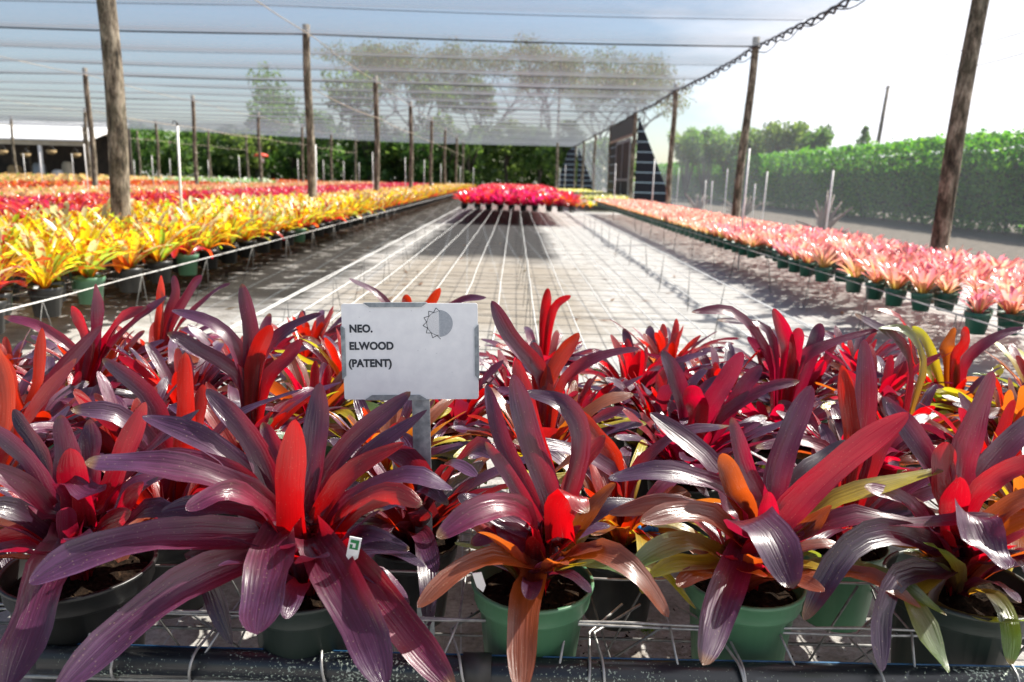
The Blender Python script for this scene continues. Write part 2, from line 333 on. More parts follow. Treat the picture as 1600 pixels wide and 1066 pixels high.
def leaf(mb, P, width, ty='P', up=None, twist=0, chan=.28, ts=TS14, nc=5, rng=random, pal=None, roll_tip=0, wob=.0):
    """P: control points from base to tip; up: direction the upper face looks towards"""
    P = [Vector(p) for p in P]; pl = (pal or PAL)[ty]
    j = rng.uniform(.78, 1.2); g = rng.uniform(-.12, .12)
    h = P[-1]-P[0]; h.z = 0
    if h.length < 1e-3: h = Vector((rng.uniform(-1, 1), rng.uniform(-1, 1), 0))
    side0 = h.normalized().cross(Vector((0, 0, 1)))
    if up is not None: side0 = (P[-1]-P[0]).normalized().cross(Vector(up)).normalized()
    prev = None; rows = []; ph = rng.uniform(0, 6.28); dry = rng.choice((0, 0, 0, .95, .98))
    for k, t in enumerate(ts):
        p = catmull(P, t); q = catmull(P, min(1, t+.02)); q0 = catmull(P, max(0, t-.02)); T = (q-q0).normalized()
        S = (side0-T*side0.dot(T))
        if S.length < .15 and prev is not None: S = prev-T*prev.dot(T)
        S.normalize()
        if prev is not None and S.dot(prev) < 0: S = -S
        prev = S
        Nn = S.cross(T).normalized()
        a = twist*t
        if a: S, Nn = S*math.cos(a)+Nn*math.sin(a), Nn*math.cos(a)-S*math.sin(a)
        w = width*wprof(t)*.5; ch = chan*(1-.62*t)+(.5*(1-t)**3)
        row = []; tg = min(1, max(0, t*1.15+g))
        c = lerp(pl[0], pl[1], tg); tr = lerp(pl[2], pl[3], tg); c = tuple(x*j for x in c)
        for q in range(nc):
            s = -1+2*q/(nc-1)
            ed = wob*math.sin(t*17+ph+(0 if s < 0 else 2))*w*abs(s)
            pos = p+S*(s*w)*(1-.25*ch*abs(s))+Nn*(w*(ch*s*s*1.3-ch*.4)+ed)
            if dry and t > dry: cc = (.16, .09, .04)
            elif abs(s) == 1: cc = tuple(x*1.25+.01 for x in c)
            else: cc = c
            row.append(mb.av(pos, (q/(nc-1)+rng_off, t*3+rng_off*7), cc, tr))
        rows.append(row)
    for k in range(len(rows)-1):
        for q in range(nc-1): mb.af(rows[k][q], rows[k][q+1], rows[k+1][q+1], rows[k+1][q])
    tip = catmull(P, 1.0); d = (tip-catmull(P, .97)).normalized()      # the small spine at the tip
    e = mb.av(tip+d*width*.16, (0, 3), tuple(x*.5 for x in pl[1]), pl[3])
    mb.af(rows[-1][0], rows[-1][nc//2], e); mb.af(rows[-1][nc//2], rows[-1][-1], e)
rng_off = 0.0
def arc(base, az, L, e0, e1, n=5, pw=.9, bend=0):
    """points of an arching leaf: elevation goes from e0 to e1 degrees along its length"""
    P = [Vector(base)]; a = az
    for k in range(n):
        e = R(e0+(e1-e0)*((k+.5)/n)**pw); a += bend/n
        P.append(P[-1]+Vector((math.cos(a)*math.cos(e), math.sin(a)*math.cos(e), math.sin(e)))*(L/n))
    return P
def rosette(mb, rng, n, L, W, base=(0, 0, 0), types='RQPPPDDO', r0=.012, e_in=(86, 74), e_out=(48, -38), ts=TS14, nc=5, lens=(.55, 1.0, .85), pal=None, start=0.0, chan=.28, skip=None, tw=.7, wob=.12):
    global rng_off
    a0 = rng.uniform(0, 6.28)
    for i in range(n):
        a = start+(1-start)*(i+.5)/n; az = a0+i*2.39996+rng.uniform(-.25, .25)
        if skip and skip(az % (2*math.pi), a): continue
        l = L*(lens[0]+(lens[1]-lens[0])*min(1, a/.55) if a < .55 else lens[1]+(lens[2]-lens[1])*(a-.55)/.45)*rng.uniform(.86, 1.12)
        e0 = e_in[0]+(e_out[0]-e_in[0])*a+rng.uniform(-5, 5); e1 = e_in[1]+(e_out[1]-e_in[1])*a+rng.uniform(-16, 14)
        b = Vector(base)+Vector((math.cos(az)*r0, math.sin(az)*r0, rng.uniform(-.004, .004)))
        ty = types[min(len(types)-1, max(0, int(a*len(types)+rng.uniform(-.9, .9))))]
        rng_off = rng.uniform(0, 20)
        leaf(mb, arc(b, az, l, e0, e1-(rng.choice((0, 0, 45)) if nc > 3 and a > .3 else 0), 5, rng.uniform(.8, 1.6), rng.uniform(-.8, .8)), W*rng.uniform(.82, 1.15)*(.8+.2*min(1, a*3)), ty, None, rng.uniform(-tw, tw), chan, ts, nc, rng, pal, wob=wob)

# ------------------------------------------------------------------ pots
def pot_parts(root, d, h, potmat, rim_z=0.0, n=36, soil_seed=0, ribs=True):
    """the pot hangs below the rim; rim top at z = rim_z"""
    r = d/2; mb = MB(); t = .0028
    prof = [(0.0005, rim_z-h), (r*.70, rim_z-h), (r*.715, rim_z-h+.006), (r*.86, rim_z-.036), (r*.925, rim_z-.034), (r*.945, rim_z-.029), (r*.965, rim_z-.007), (r*1.0, rim_z-.006), (r*1.005, rim_z-.002), (r*.995, rim_z), (r*.955, rim_z), (r*.94, rim_z-.004), (r*.915, rim_z-.03), (r*.85, rim_z-.036), (r*.80, rim_z-.06)]
    mb.lathe(prof, n=n); mb.build('pot', potmat, root)
    sb = MB(); rg = random.Random(soil_seed); rr = r*.875; rings = []
    for k in range(7):
        q = k/6; rings.append([sb.av((rr*q*math.cos(2*math.pi*j/24), rr*q*math.sin(2*math.pi*j/24), rim_z-.024+(rg.uniform(-.004, .006) if 0 < k < 6 else -.003)+(1-q)*.008)) for j in range(24)])
    for k in range(6):
        for j in range(24): sb.af(rings[k][j], rings[k][(j+1) % 24], rings[k+1][(j+1) % 24], rings[k+1][j])
    for _ in range(45):     # bark chips
        a = rg.uniform(0, 6.28); q = math.sqrt(rg.uniform(.05, .85))*rr; s = rg.uniform(.002, .006); z = rim_z-.018+rg.uniform(0, .004)
        i = [sb.av((q*math.cos(a)+rg.uniform(-s, s), q*math.sin(a)+rg.uniform(-s, s), z+rg.uniform(-s*.5, s))) for _ in range(4)]
        sb.af(i[0], i[1], i[2]); sb.af(i[0], i[2], i[3]); sb.af(i[1], i[3], i[2])
    sb.build('soil', M_SOIL, root)

# ================================================================== THE SETTING
def S_(name, mb, m): return tag(mb.build(name, m), kind='structure')
g = MB(); g.smooth = False
xs = [-400, -60, -30, -10, -4, 0, 4, 10, 30, 60, 400]; ys = [-100, -10, 0, 5, 10, 20, 40, 80, 500]
idx = [[g.av((x, y, 0)) for x in xs] for y in ys]
for a in range(len(ys)-1):
    for b in range(len(xs)-1): g.af(idx[a][b], idx[a][b+1], idx[a+1][b+1], idx[a+1][b])
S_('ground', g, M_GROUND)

ROWS = [6.54+6.09*k for k in range(8)]
XR, XL, XM, ZR = 3.68, -3.31, -10.08, GZ+2.13
# posts -----------------------------------------------------------------
def post(x, y, r, top, lean, label, seed):
    rg = random.Random(seed); root = empty('wooden_post', (x, y, 0)); mb = MB()
    pts = []; rs = []; ox = rg.uniform(0, 9)
    for k in range(26):
        q = k/25; z = q*top-.02
        pts.append((lean[0]*(1-q)+.014*math.sin(q*7+ox), lean[1]*(1-q)+.01*math.cos(q*5+ox), z)); rs.append(r*(1.10-.2*q)*(1+.05*noise.noise(Vector((ox, q*6, 0)))))
    mb.tube(pts, rs, 14); mb.build('shaft', M_WOOD, root)
    cb = MB(); cb.tube([(-r*1.02, 0, top-.17), (0, -r*.98, top-.165), (r*1.02, 0, top-.17), (0, r*.98, top-.165), (-r*1.02, 0, top-.17)], .006, 5); cb.build('wire_tie', M_CABLE, root)
    return tag(root, label, 'post', 'wooden posts holding up the shade cloth')
cols = [(XR, 'right hand edge line'), (XL, 'line left of the middle rack'), (XM, 'second line left of the rack'), (XM-6.75, 'third line left of the rack'), (XM-13.5, 'fourth line left of the rack'), (XM-20.3, 'fifth line left of the rack')]
sd_ = 0
for ci, (x, nm) in enumerate(cols):
    for k, y in enumerate(ROWS):
        px = 800+F_PX*(x-YAW*y)/y
        if px < -40: continue
        sd_ += 1
        post(x+random.Random(sd_).uniform(-.05, .05)*(ci > 0), y, ((.068, .075)[ci] if (ci, k) in ((0, 0), (1, 0)) else .062), ZR+(.13 if k else .12), ((-.10 if ci == 0 and k < 2 else 0), 0), f'wooden post, {ORD[k]} from the camera in the {nm}', sd_)
# thin middle posts near the far end
post(2.4, 46, .07, ZR+4.6, (0, 0), 'very tall thin dark pole rising through the far end of the roof', 77)

# roof cloth --------------------------------------------------------------
SP = 2.03
rb = MB(); Y0 = ROWS[0]-SP*4; Y1 = ROWS[7]+2.1; nx, ny = 60, 340
gi = []
for b in range(ny+1):
    y = Y0+(Y1-Y0)*b/ny; row = []
    for a in range(nx+1):
        x = XR-(a/nx)**1.15*48
        fr = ((y-ROWS[0])/SP) % 1.0; big = noise.noise(Vector((x*.09, round((y-ROWS[0])/SP-.5)*3.1, 0)))
        sag = (.035+.06*min(1, (XR-x)/14)*(1+.9*big))*math.sin(math.pi*fr)**1.0
        wv = .02*noise.noise(Vector((x*.5, y*.8, 3)))*math.sin(math.pi*fr)
        yy = y if y < 34 else 34+(y-34)*(1-.52*min(1, max(0, (-x-6)/14)))
        row.append(rb.av((x, yy, ZR-.03-sag-wv)))
    gi.append(row)
for b in range(ny):
    for a in range(nx): rb.af(gi[b][a], gi[b][a+1], gi[b+1][a+1], gi[b+1][a])
tag(rb.build('shade_cloth', M_NET), 'pale grey woven shade cloth stretched overhead as the roof', 'shade cloth')
# side cloth on the right, sloping out to the ground
sb = MB(); gi = []
for b in range(181):
    y = 1.0+(Y1-1.0)*b/180
    row = []
    for a in range(15):
        q = a/14; fold = .012*math.sin(y*2.3+q*2)*math.sin(math.pi*q)+.03*noise.noise(Vector((y*.6, q*2, 0)))*math.sin(math.pi*q)
        row.append(sb.av((XR+.02+1.42*q+fold, y, (ZR-.03)*(1-q)+.01)))
    gi.append(row)
def near_door(y): return ROWS[3]-.0 < y < ROWS[4]
for b in range(180):
    y = 1.0+(Y1-1.0)*(b+.5)/180
    if near_door(y): continue
    for a in range(14): sb.af(gi[b][a], gi[b][a+1], gi[b+1][a+1], gi[b+1][a])
# overlapping lap panels that show as slanting edges
for y0 in ():
    i = [sb.av((XR+.0, y0, ZR-.04)), sb.av((XR+.06, y0+2.6, ZR-.04)), sb.av((XR+1.46, y0+1.2, .02)), sb.av((XR+1.44, y0-1.2, .02))]; sb.af(*i)
tag(sb.build('side_cloth', M_SIDE), 'sheer white shade cloth hung as the sloping right wall', 'shade cloth')

# cables ------------------------------------------------------------------
def cable(pts, r, label, grp, m=M_CABLE, n=5, name='support_cable'):
    mb = MB(); mb.tube(pts, r, n); return tag(mb.build(name, m), label, 'cable', grp)
ci = 0; y = ROWS[0]; y = ROWS[0]-SP
while y < Y1-.2:
    main = abs(((y-ROWS[0])/(3*SP))-round((y-ROWS[0])/(3*SP))) < .05
    pts = []
    for a in range(41):
        x = XR-a/40*(46 if y < 40 else 12); fx = ((XR-x) % 6.9)/6.9
        pts.append((x, y, ZR-.028-.03*math.sin(math.pi*fx)))
    ci += 1
    lab = f'dark cable across the roof, {ORD[ci-1]} from the camera' if ci <= 20 else 'dark cable across the roof near its far end'
    cable(pts, .013 if main else .0045+.0025*(ci % 2), lab, 'dark cables crossing under the roof cloth'); y += SP
# laced edge cable: two strands wound round each other with ties
eb = MB()
for ph in (0, math.pi):
    pts = []; k = 0; y = 3.0
    while y < ROWS[7]+1.9:
        sg = .05*math.sin(math.pi*(((y-ROWS[0])/6.09) % 1)); pts.append((XR+.035*math.cos(y*9+ph)+.01*math.sin(y*3.3), y, ZR-.05-sg+.035*math.sin(y*9+ph))); y += .09 if y < 20 else .2
    eb.tube(pts, .016, 5)
pts = [(XR+.09*math.sin(y*1.7)*.4, y, ZR-.09-.09*abs(math.sin(math.pi*((y-ROWS[0])/1.015)))) for y in [3+.15*k for k in range(200)]]
eb.tube(pts, .009, 4)
tag(eb.build('laced_edge_cable', M_CABLE), 'thick twisted black cable laced along the right edge of the roof', 'cable')
for k, (x, z, y0, y1) in enumerate([(XL, ZR-.06, 3, 50), (XM, ZR-.06, 6, 50), (XM-6.75, ZR-.06, 10, 50), (XL, 2.23, ROWS[1], 49), (XM, 2.23, ROWS[2], 49), (XM-6.75, 2.23, ROWS[2], 49)]):
    pts = [(x+.1, y0+(y1-y0)*q/24, z-.05*math.sin(math.pi*((y0+(y1-y0)*q/24-ROWS[0]) / 6.09 % 1))) for q in range(25)]
    where = ['in the line left of the middle rack', 'in the second line from the middle rack', 'in the third line from the middle rack'][k % 3]
    cable(pts, .007, f'pale string tied along the {"tops" if k < 3 else "middles"} of posts {where}', 'pale strings tied from post to post', M_ROPE, 4, 'string_line')

# dark tarp vestibule and door on the right -------------------------------
def tarp_panel(root, poly, nm, m):
    mb = MB(); mb.smooth = False; th = Vector((.012, .012, 0)); n = len(poly)
    a = [mb.av(Vector(p)) for p in poly]; b = [mb.av(Vector(p)+th) for p in poly]
    mb.af(*a); mb.af(*b[::-1])
    for k in range(n): mb.af(a[k], b[k], b[(k+1) % n], a[(k+1) % n])
    return mb.build(nm, m, root)
yA, yB = ROWS[3], ROWS[4]
root = empty('tarp_entrance', (0, 0, 0)); tag(root, 'black tarpaulin entrance with pale stripes and a framed door', 'entrance')
tarp_panel(root, [(XR+.1, yA, .02), (XR+1.45, yA, .02), (XR+1.30, yA, .35), (XR+.1, yA, ZR-.12)], 'triangle_panel', M_TARP)
tarp_panel(root, [(XR-.02, yB-.1, .02), (XR-.02, yA+3.9, .02), (XR-.02, yA+3.9, 2.35), (XR-.02, yB-.1, 2.35)], 'side_panel', M_TARP)
tarp_panel(root, [(XR-.02, yB-.1, 2.42), (XR-.02, yA+.12, 2.42), (XR-.02, yA+.12, ZR-.06), (XR-.02, yB-.1, ZR-.1)], 'header_panel', M_BLACK)
lt = MB(); lt.box((XR-.06, yA+.1, 2.34), (XR, yB-.05, 2.42)); lt.build('lintel', M_ROPE, root)
dr = MB(); y0, y1 = yA+.35, yA+3.85
for bx in (((y0, .05), (y0+.12, 2.3)), ((y1-.12, .05), (y1, 2.3)), ((y0+.12, 2.2), (y1-.12, 2.3)), ((y0+.12, .95), (y1-.12, 1.03)), (((y0+y1)/2-.05, 1.03), ((y0+y1)/2+.05, 2.2)), (((y0+y1)/2-.05, .1), ((y0+y1)/2+.05, .95))):
    dr.box((XR-.07, bx[0][0], bx[0][1]), (XR-.03, bx[1][0], bx[1][1]))
d_ = dr.build('door', M_GALV, root)
pn = MB(); pn.box((XR-.05, y0+.1, .1), (XR-.045, y1-.1, 2.22)); pn.build('screen', M_DARKIN, d_)
root2 = empty('tarp_entrance', (0, 0, 0)); tag(root2, 'small far black striped tarpaulin flare near the end of the right wall', 'entrance')
yC = ROWS[7]-1; tarp_panel(root2, [(XR+.1, yC, .02), (XR+1.4, yC, .02), (XR+.1, yC, ZR-.2)], 'triangle_panel', M_TARP)
tarp_panel(root2, [(XR-1.3, yC, .02), (XR-.1, yC, .02), (XR-.1, yC, ZR-.15), (XR-.5, yC, ZR-.35)], 'side_panel', M_TARP)

# ------------------------------------------------------------------ racks of wire
def rack(x0, x1, y0, y1, z, sx, sy, label, front=False, legs=True, rl=.0022, rc=.0012, yfine=None, mlen=M_WIREW, mcross=M_WIRED, lower=True):
    root = empty('wire_rack', ((x0+x1)/2, y0, 0)); tag(root, label, 'rack', 'wire racks that carry the pots'); ox, oy = (x0+x1)/2, y0
    a = MB(); n = max(2, round((x1-x0)/sx)); rg = random.Random(int(x0*100+y0*7))
    for k in range(n+1):
        x = x0+(x1-x0)*k/n
        for e in ((-.006, .006) if k in (0, n) else (0,)):
            pts = []; m_ = max(2, int((y1-y0)/.6))
            for q in range(m_+1): pts.append((x-ox+e+rg.uniform(-.004, .004), (y1-y0)*q/m_, z+rg.uniform(-.004, .003)))
            a.tube(pts, rl, 5)
    a.build('lengthwise_wires', mlen, root)
    c = MB(); y = y0; 
    while y <= y1:
        c.tube([(x0-ox, y-oy, z-.003), (0, y-oy+rg.uniform(-.006, .006), z-.006+rg.uniform(-.004, .002)), (x1-ox, y-oy, z-.003)], rc if y < 7 else rc*.7, 4); y += sy*(1 if y < 5 else 2 if y < 9 else 4)
    c.build('cross_wires', mcross, root)
    if legs:
        y = y0+.02; nl = 0
        while y < min(y1, y0+13) and nl < 13:
            for x in (x0, (x0+x1)/2, x1):
                lb = MB(); dx = rg.uniform(-.05, .05)
                lb.tube([(x-ox, y-oy, z), (x-ox+dx+.02, y-oy+.07, .005)], .0022, 4); lb.tube([(x-ox, y-oy, z), (x-ox+dx-.02, y-oy-.09, .005)], .0022, 4)
                lb.build('leg', M_WIRED, root)
            y += 1.0; nl += 1
    return root
ZM = GZ-.615
rack(-1.12, 1.33, 2.75, 38, ZM, .178, .178, 'long empty wire rack down the middle with white lengthwise wires', rl=.0026)
rack(-4.1, -2.25, 2.6, 45, GZ-.635, .23, .23, 'wire rack under the yellow bromeliads left of the aisle', rl=.0022)
rack(-6.9, -4.45, 5, 46, GZ-.635, .25, .5, 'wire rack under the red and orange bromeliads', legs=False)
rack(2.3, 3.62, 2.9, 36, GZ-.625, .17, .17, 'wire rack of pink bromeliads beside the right wall', rl=.003, mlen=M_WIRE)

# front rack: wire mesh, brace wires and the black pipe
root = empty('front_rack', (0, .95, 0)); tag(root, 'nearest wire rack with the lichen spotted pipe along its front', 'rack', 'wire racks that carry the pots')
a = MB(); rg = random.Random(5)
for k, y in enumerate([1.0, 1.13, 1.27, 1.41, 1.55, 1.7, 1.85, 2.0, 2.15, 2.3, 2.45]):
    w_ = .95+.35*(y-.9)*2.2
    for dz in ((0, -.006) if k == 0 else (0,)):
        a.tube([(-w_+2*w_*q/12, y-.95+rg.uniform(-.003, .003), GZ-.625+dz+rg.uniform(-.003, .003)) for q in range(13)], .0021, 6)
x = -1.9
while x < 2.0:
    s = rg.uniform(-.03, .03); a.tube([(x, .0, GZ-.66), (x+s, .05, GZ-.629), (x+s*1.3, .5, GZ-.63), (x+s*2, 1.5, GZ-.63)], .0019, 6); x += .165
a.build('wire_mesh', M_WIRE, root)
c = MB()
for k, y in enumerate([1.14, 1.24, 1.6, 2.0]):
    c.tube([(-1.3-.5*k, y-.95, .14), (0, y-.95+.01, .136), (1.3+.5*k, y-.95, .142)], .0030, 6)
for px, py, qx, qy in [(885, 930, 995, 760), (60, 1066, 400, 760), (1250, 1010, 1330, 1035)]: pass
x = -1.3
while x < 1.4:
    s = rg.choice((-1, 1))*rg.uniform(.05, .14)
    c.tube([(x, .05, GZ-.63), (x+s, .14, .14)], .0020, 5); c.tube([(x, .18, GZ-.63), (x+s*.6, .30, .01)], .0020, 5)
    c.tube([(x+.06, .33, GZ-.63), (x+.06-s, .12, .02)], .0020, 5); x += .17
c.build('brace_wires', M_WIRED, root)
pp = MB(); A = at(70, 1030, .955); B = at(1640, 1068, .955); D = (B-A)
A = A-Vector((0, .95, 0)); pp.tube([A, A+D*.5+Vector((0, .0, -.003)), A+D], .0205, 20)
pipe = pp.build('pipe', M_PIPE, root)
bl = MB(); up = Vector((0, .011, .0178)); bl.tube([A+up, A+D*.5+up+Vector((0, 0, -.003)), A+D+up], .0014, 6); bl.build('blue_stripe', simple('dull_blue_stripe', [(.3, (.01, .06, .14)), (.7, (.02, .11, .24))], 30, .5, bs=0), pipe)
jn = MB(); C_ = A+D*.43; jn.tube([C_-D.normalized()*.02, C_+D.normalized()*.02], .023, 20); jn.build('coupling', M_BLACK, pipe)
uu = MB(); uu.tube([A+Vector((-.1, .0, -.028)), A+D+Vector((0, 0, -.028))], .003, 6); uu.build('front_rod', M_WIRE, root)
for k, px in enumerate([185, 300, 520, 735, 915, 945, 1160, 1165, 1380, 1570]):
    q = (px-70)/1570; P0 = A+D*q; lp = MB(); pts = []; dx = rg.uniform(-.02, .02)
    for i in range(9):
        an = -1.9+i*.42; pts.append(P0+Vector((dx*i/8, -math.cos(an)*.0235*1.0, math.sin(an)*.0235)))
    end = P0+Vector((dx*3+rg.choice((-.06, .05, .08)), .10, 0)); end.z = GZ-.628
    pts = pts+[P0+Vector((dx*2, .05, .03)), end]
    lp.tube(pts, .0021, 6); lp.build('wire_loop', M_WIRE, root)

# ------------------------------------------------------------------ FRONT ROW PLANTS (each leaf follows its own course in space)
ZRIM = GZ-.578
def hero(name_label, cx, cy, d, h, potm, leaves, seed, fill=14, Lf=.20, basez=.0, group='dark red and purple bromeliads of the nearest rack', ground_fill=True, types='QQPDDDPO'):
    global rng_off
    c = atz(cx, cy, ZRIM); root = empty('potted_bromeliad', (c.x, c.y, c.z)); tag(root, name_label, 'bromeliad', group)
    pot_parts(root, d, h, potm, 0, soil_seed=seed)
    mb = MB(); rg = random.Random(seed)
    for it in leaves:
        ty, wd, dY, pts = it[0], it[1], it[2], it[3]; tw = it[4] if len(it) > 4 else 0; up = it[5] if len(it) > 5 else None
        n = len(pts); P3 = []
        for k, (px, py) in enumerate(pts):
            Y = c.y+dY*((k+1)/n)**1.1; P3.append(at(px, py, Y)-c)
        d0 = P3[0]; dirn = Vector((d0.x, d0.y, 0)); dirn = dirn.normalized()*.012 if dirn.length > 1e-4 else Vector((0, 0, 0))
        b = Vector((0, 0, -.02))+dirn
        d1_ = P3[-1]-P3[0]
        wd *= .93
        if up is not None and ty != 'R' and d1_.z < .9*abs(d1_.x)+.03: up = FU if d1_.z > -.05 else (0, -.75, .7); wd *= 1.1
        Pc = [b]
        # rise from the cup before arching over
        if d0.z < .09: Pc.append(Vector((d0.x*.35, d0.y*.35, max(.045, d0.z*.6+.03))))
        Pc += P3; rng_off = rg.uniform(0, 20)
        leaf(mb, Pc, wd, ty, up, tw+rg.uniform(-.25, .25), it[6] if len(it) > 6 else .42, TS14 if len(pts) < 4 else TS14, 7, rg, wob=.22)
    if fill:
        rosette(mb, rg, fill+15, Lf*1.08, .031, (0, 0, -.018), types, .01, (84, 60), (52, -15), nc=5, lens=(.55, .95, .8), tw=.4)
    mb.build('foliage', M_LEAF, root)
    return root
FC = (0, -1, .45); FU = (0, -.45, 1)       # upper face turned to the viewer side
H = {}
H[1] = hero('purple and dark red bromeliad in wide black pot at the lower left corner', 125, 880, .212, .175, M_BLACKPOT, [
 ('P', .050, .02, [(112, 790), (108, 715), (95, 648)], 0, FC), ('P', .044, .06, [(140, 780), (143, 715), (140, 655)], 0, FC),
 ('R', .042, .03, [(160, 790), (195, 710), (228, 628)], .3, FC), ('P', .034, .04, [(170, 780), (235, 705), (312, 640)], .2, FC),
 ('R', .056, -.03, [(128, 840), (120, 770), (110, 700)], 0, FC), ('P', .040, -.06, [(110, 790), (105, 750), (135, 770), (165, 765)], .2, FC),
 ('P', .040, -.03, [(95, 810), (50, 720), (-20, 662)], .3, FC), ('Q', .034, -.05, [(80, 800), (40, 760), (-25, 725)], .4, FC),
 ('D', .036, -.08, [(85, 840), (30, 800), (-40, 790)], .3, FC), ('R', .034, -.06, [(80, 850), (40, 830), (-30, 850)], .3, FC),
 ('D', .040, -.05, [(180, 830), (235, 795), (290, 815)], .3, FC), ('R', .036, -.04, [(160, 850), (190, 790), (225, 755)], .3, FC),
 ('P', .064, -.20, [(100, 850), (72, 915), (45, 990), (10, 1080)], .1, FC), ('Q', .034, .06, [(160, 800), (205, 760), (258, 745)], .3, FC),
 ('R', .040, -.06, [(150, 850), (160, 820), (205, 800)], .3, FC), ('D', .036, .08, [(90, 780), (60, 700), (20, 640)], .2, FC)], 11, 10, .18, types='RRQPPDQO')
H[2] = hero('large purple bromeliad in dark green pot whose long leaves droop over the pipe', 478, 905, .175, .165, M_GRAYPOT, [
 ('R', .051, -.05, [(458, 850), (455, 760), (462, 655)], 0, FC, .35), ('P', .045, .07, [(478, 790), (492, 700), (500, 598)], 0, FC),
 ('P', .040, .06, [(440, 800), (395, 690), (322, 608)], .15, FC), ('P', .040, .04, [(425, 800), (340, 700), (222, 650)], .15, FC),
 ('P', .048, -.06, [(420, 800), (330, 745), (230, 727), (132, 722)], .15, FC), ('Q', .036, .0, [(420, 800), (350, 735), (245, 707)], .5, FC),
 ('P', .054, -.14, [(400, 838), (260, 838), (140, 862), (45, 912)], .1, FC), ('P', .053, -.22, [(390, 870), (290, 912), (190, 985), (85, 1085)], .1, FC),
 ('P', .066, -.22, [(432, 840), (424, 885), (412, 935), (402, 992)], 0, FC), ('P', .064, -.22, [(500, 855), (532, 910), (568, 980), (602, 1075)], 0, FC),
 ('Q', .052, -.18, [(525, 860), (590, 930), (645, 1000), (710, 1080)], 0, FC), ('P', .036, .08, [(485, 800), (540, 700), (642, 612)], .2, FC),
 ('P', .036, .06, [(490, 810), (560, 725), (668, 640)], .2, FC), ('R', .036, .02, [(490, 820), (545, 740), (632, 692)], .4, FC),
 ('P', .042, -.02, [(500, 830), (570, 768), (640, 745), (708, 765)], .2, FC), ('R', .038, -.06, [(505, 850), (550, 795), (610, 770), (660, 790)], .3, FC),
 ('Q', .034, -.10, [(430, 820), (385, 775), (340, 772), (290, 797)], .3, FC), ('D', .036, -.10, [(400, 860), (310, 865), (335, 930), (363, 1008)], .2, FC),
 ('D', .036, -.05, [(425, 815), (340, 790), (250, 800)], .3, FC), ('Q', .034, .1, [(465, 790), (440, 720), (410, 660)], .2, FC),
 ('D', .04, -.05, [(520, 860), (570, 840), (640, 860)], .2, FC)], 12, 10, .19, types='QRPDDPP')
H[3] = hero('bromeliad in light green pot whose orange red leaf hangs down its front', 832, 903, .182, .165, M_GREENPOT, [
 ('P', .043, .03, [(868, 810), (830, 690), (802, 585)], .05, FC), ('R', .036, .10, [(862, 790), (832, 670), (806, 560)], 0, FC),
 ('P', .036, .06, [(885, 790), (908, 690), (885, 635), (822, 612)], .2, FC), ('Q', .026, .02, [(842, 820), (800, 750), (758, 690)], .2, FC),
 ('Q', .042, -.10, [(835, 825), (795, 792), (745, 800), (682, 840)], .2, FC), ('P', .040, .0, [(828, 830), (770, 800), (715, 775)], .1, FC),
 ('R', .056, -.06, [(878, 850), (875, 800), (893, 775), (920, 800)], .2, FC, .5), ('O', .036, .02, [(885, 850), (920, 800), (962, 755)], .2, FC),
 ('O', .036, -.16, [(838, 885), (780, 872), (715, 892), (652, 950)], .1, FC), ('O', .046, -.20, [(834, 900), (822, 935), (816, 1000), (814, 1085)], 0, FC),
 ('O', .040, -.12, [(870, 880), (930, 862), (990, 890), (1045, 965)], .1, FC), ('Y', .026, -.04, [(880, 880), (950, 868), (1025, 890), (1088, 952)], .1, FC),
 ('Y', .026, .06, [(870, 810), (855, 760), (905, 742)], .1, FC), ('R', .034, .08, [(880, 800), (905, 730), (945, 680)], .3, FC),
 ('P', .034, .12, [(840, 800), (790, 700), (760, 600)], .2, FC), ('Q', .034, -.02, [(835, 860), (790, 830), (735, 850)], .3, FC), ('D', .034, .04, [(890, 830), (950, 790), (1010, 790)], .2, FC)], 13, 11, .17, types='RQRPOOGD')
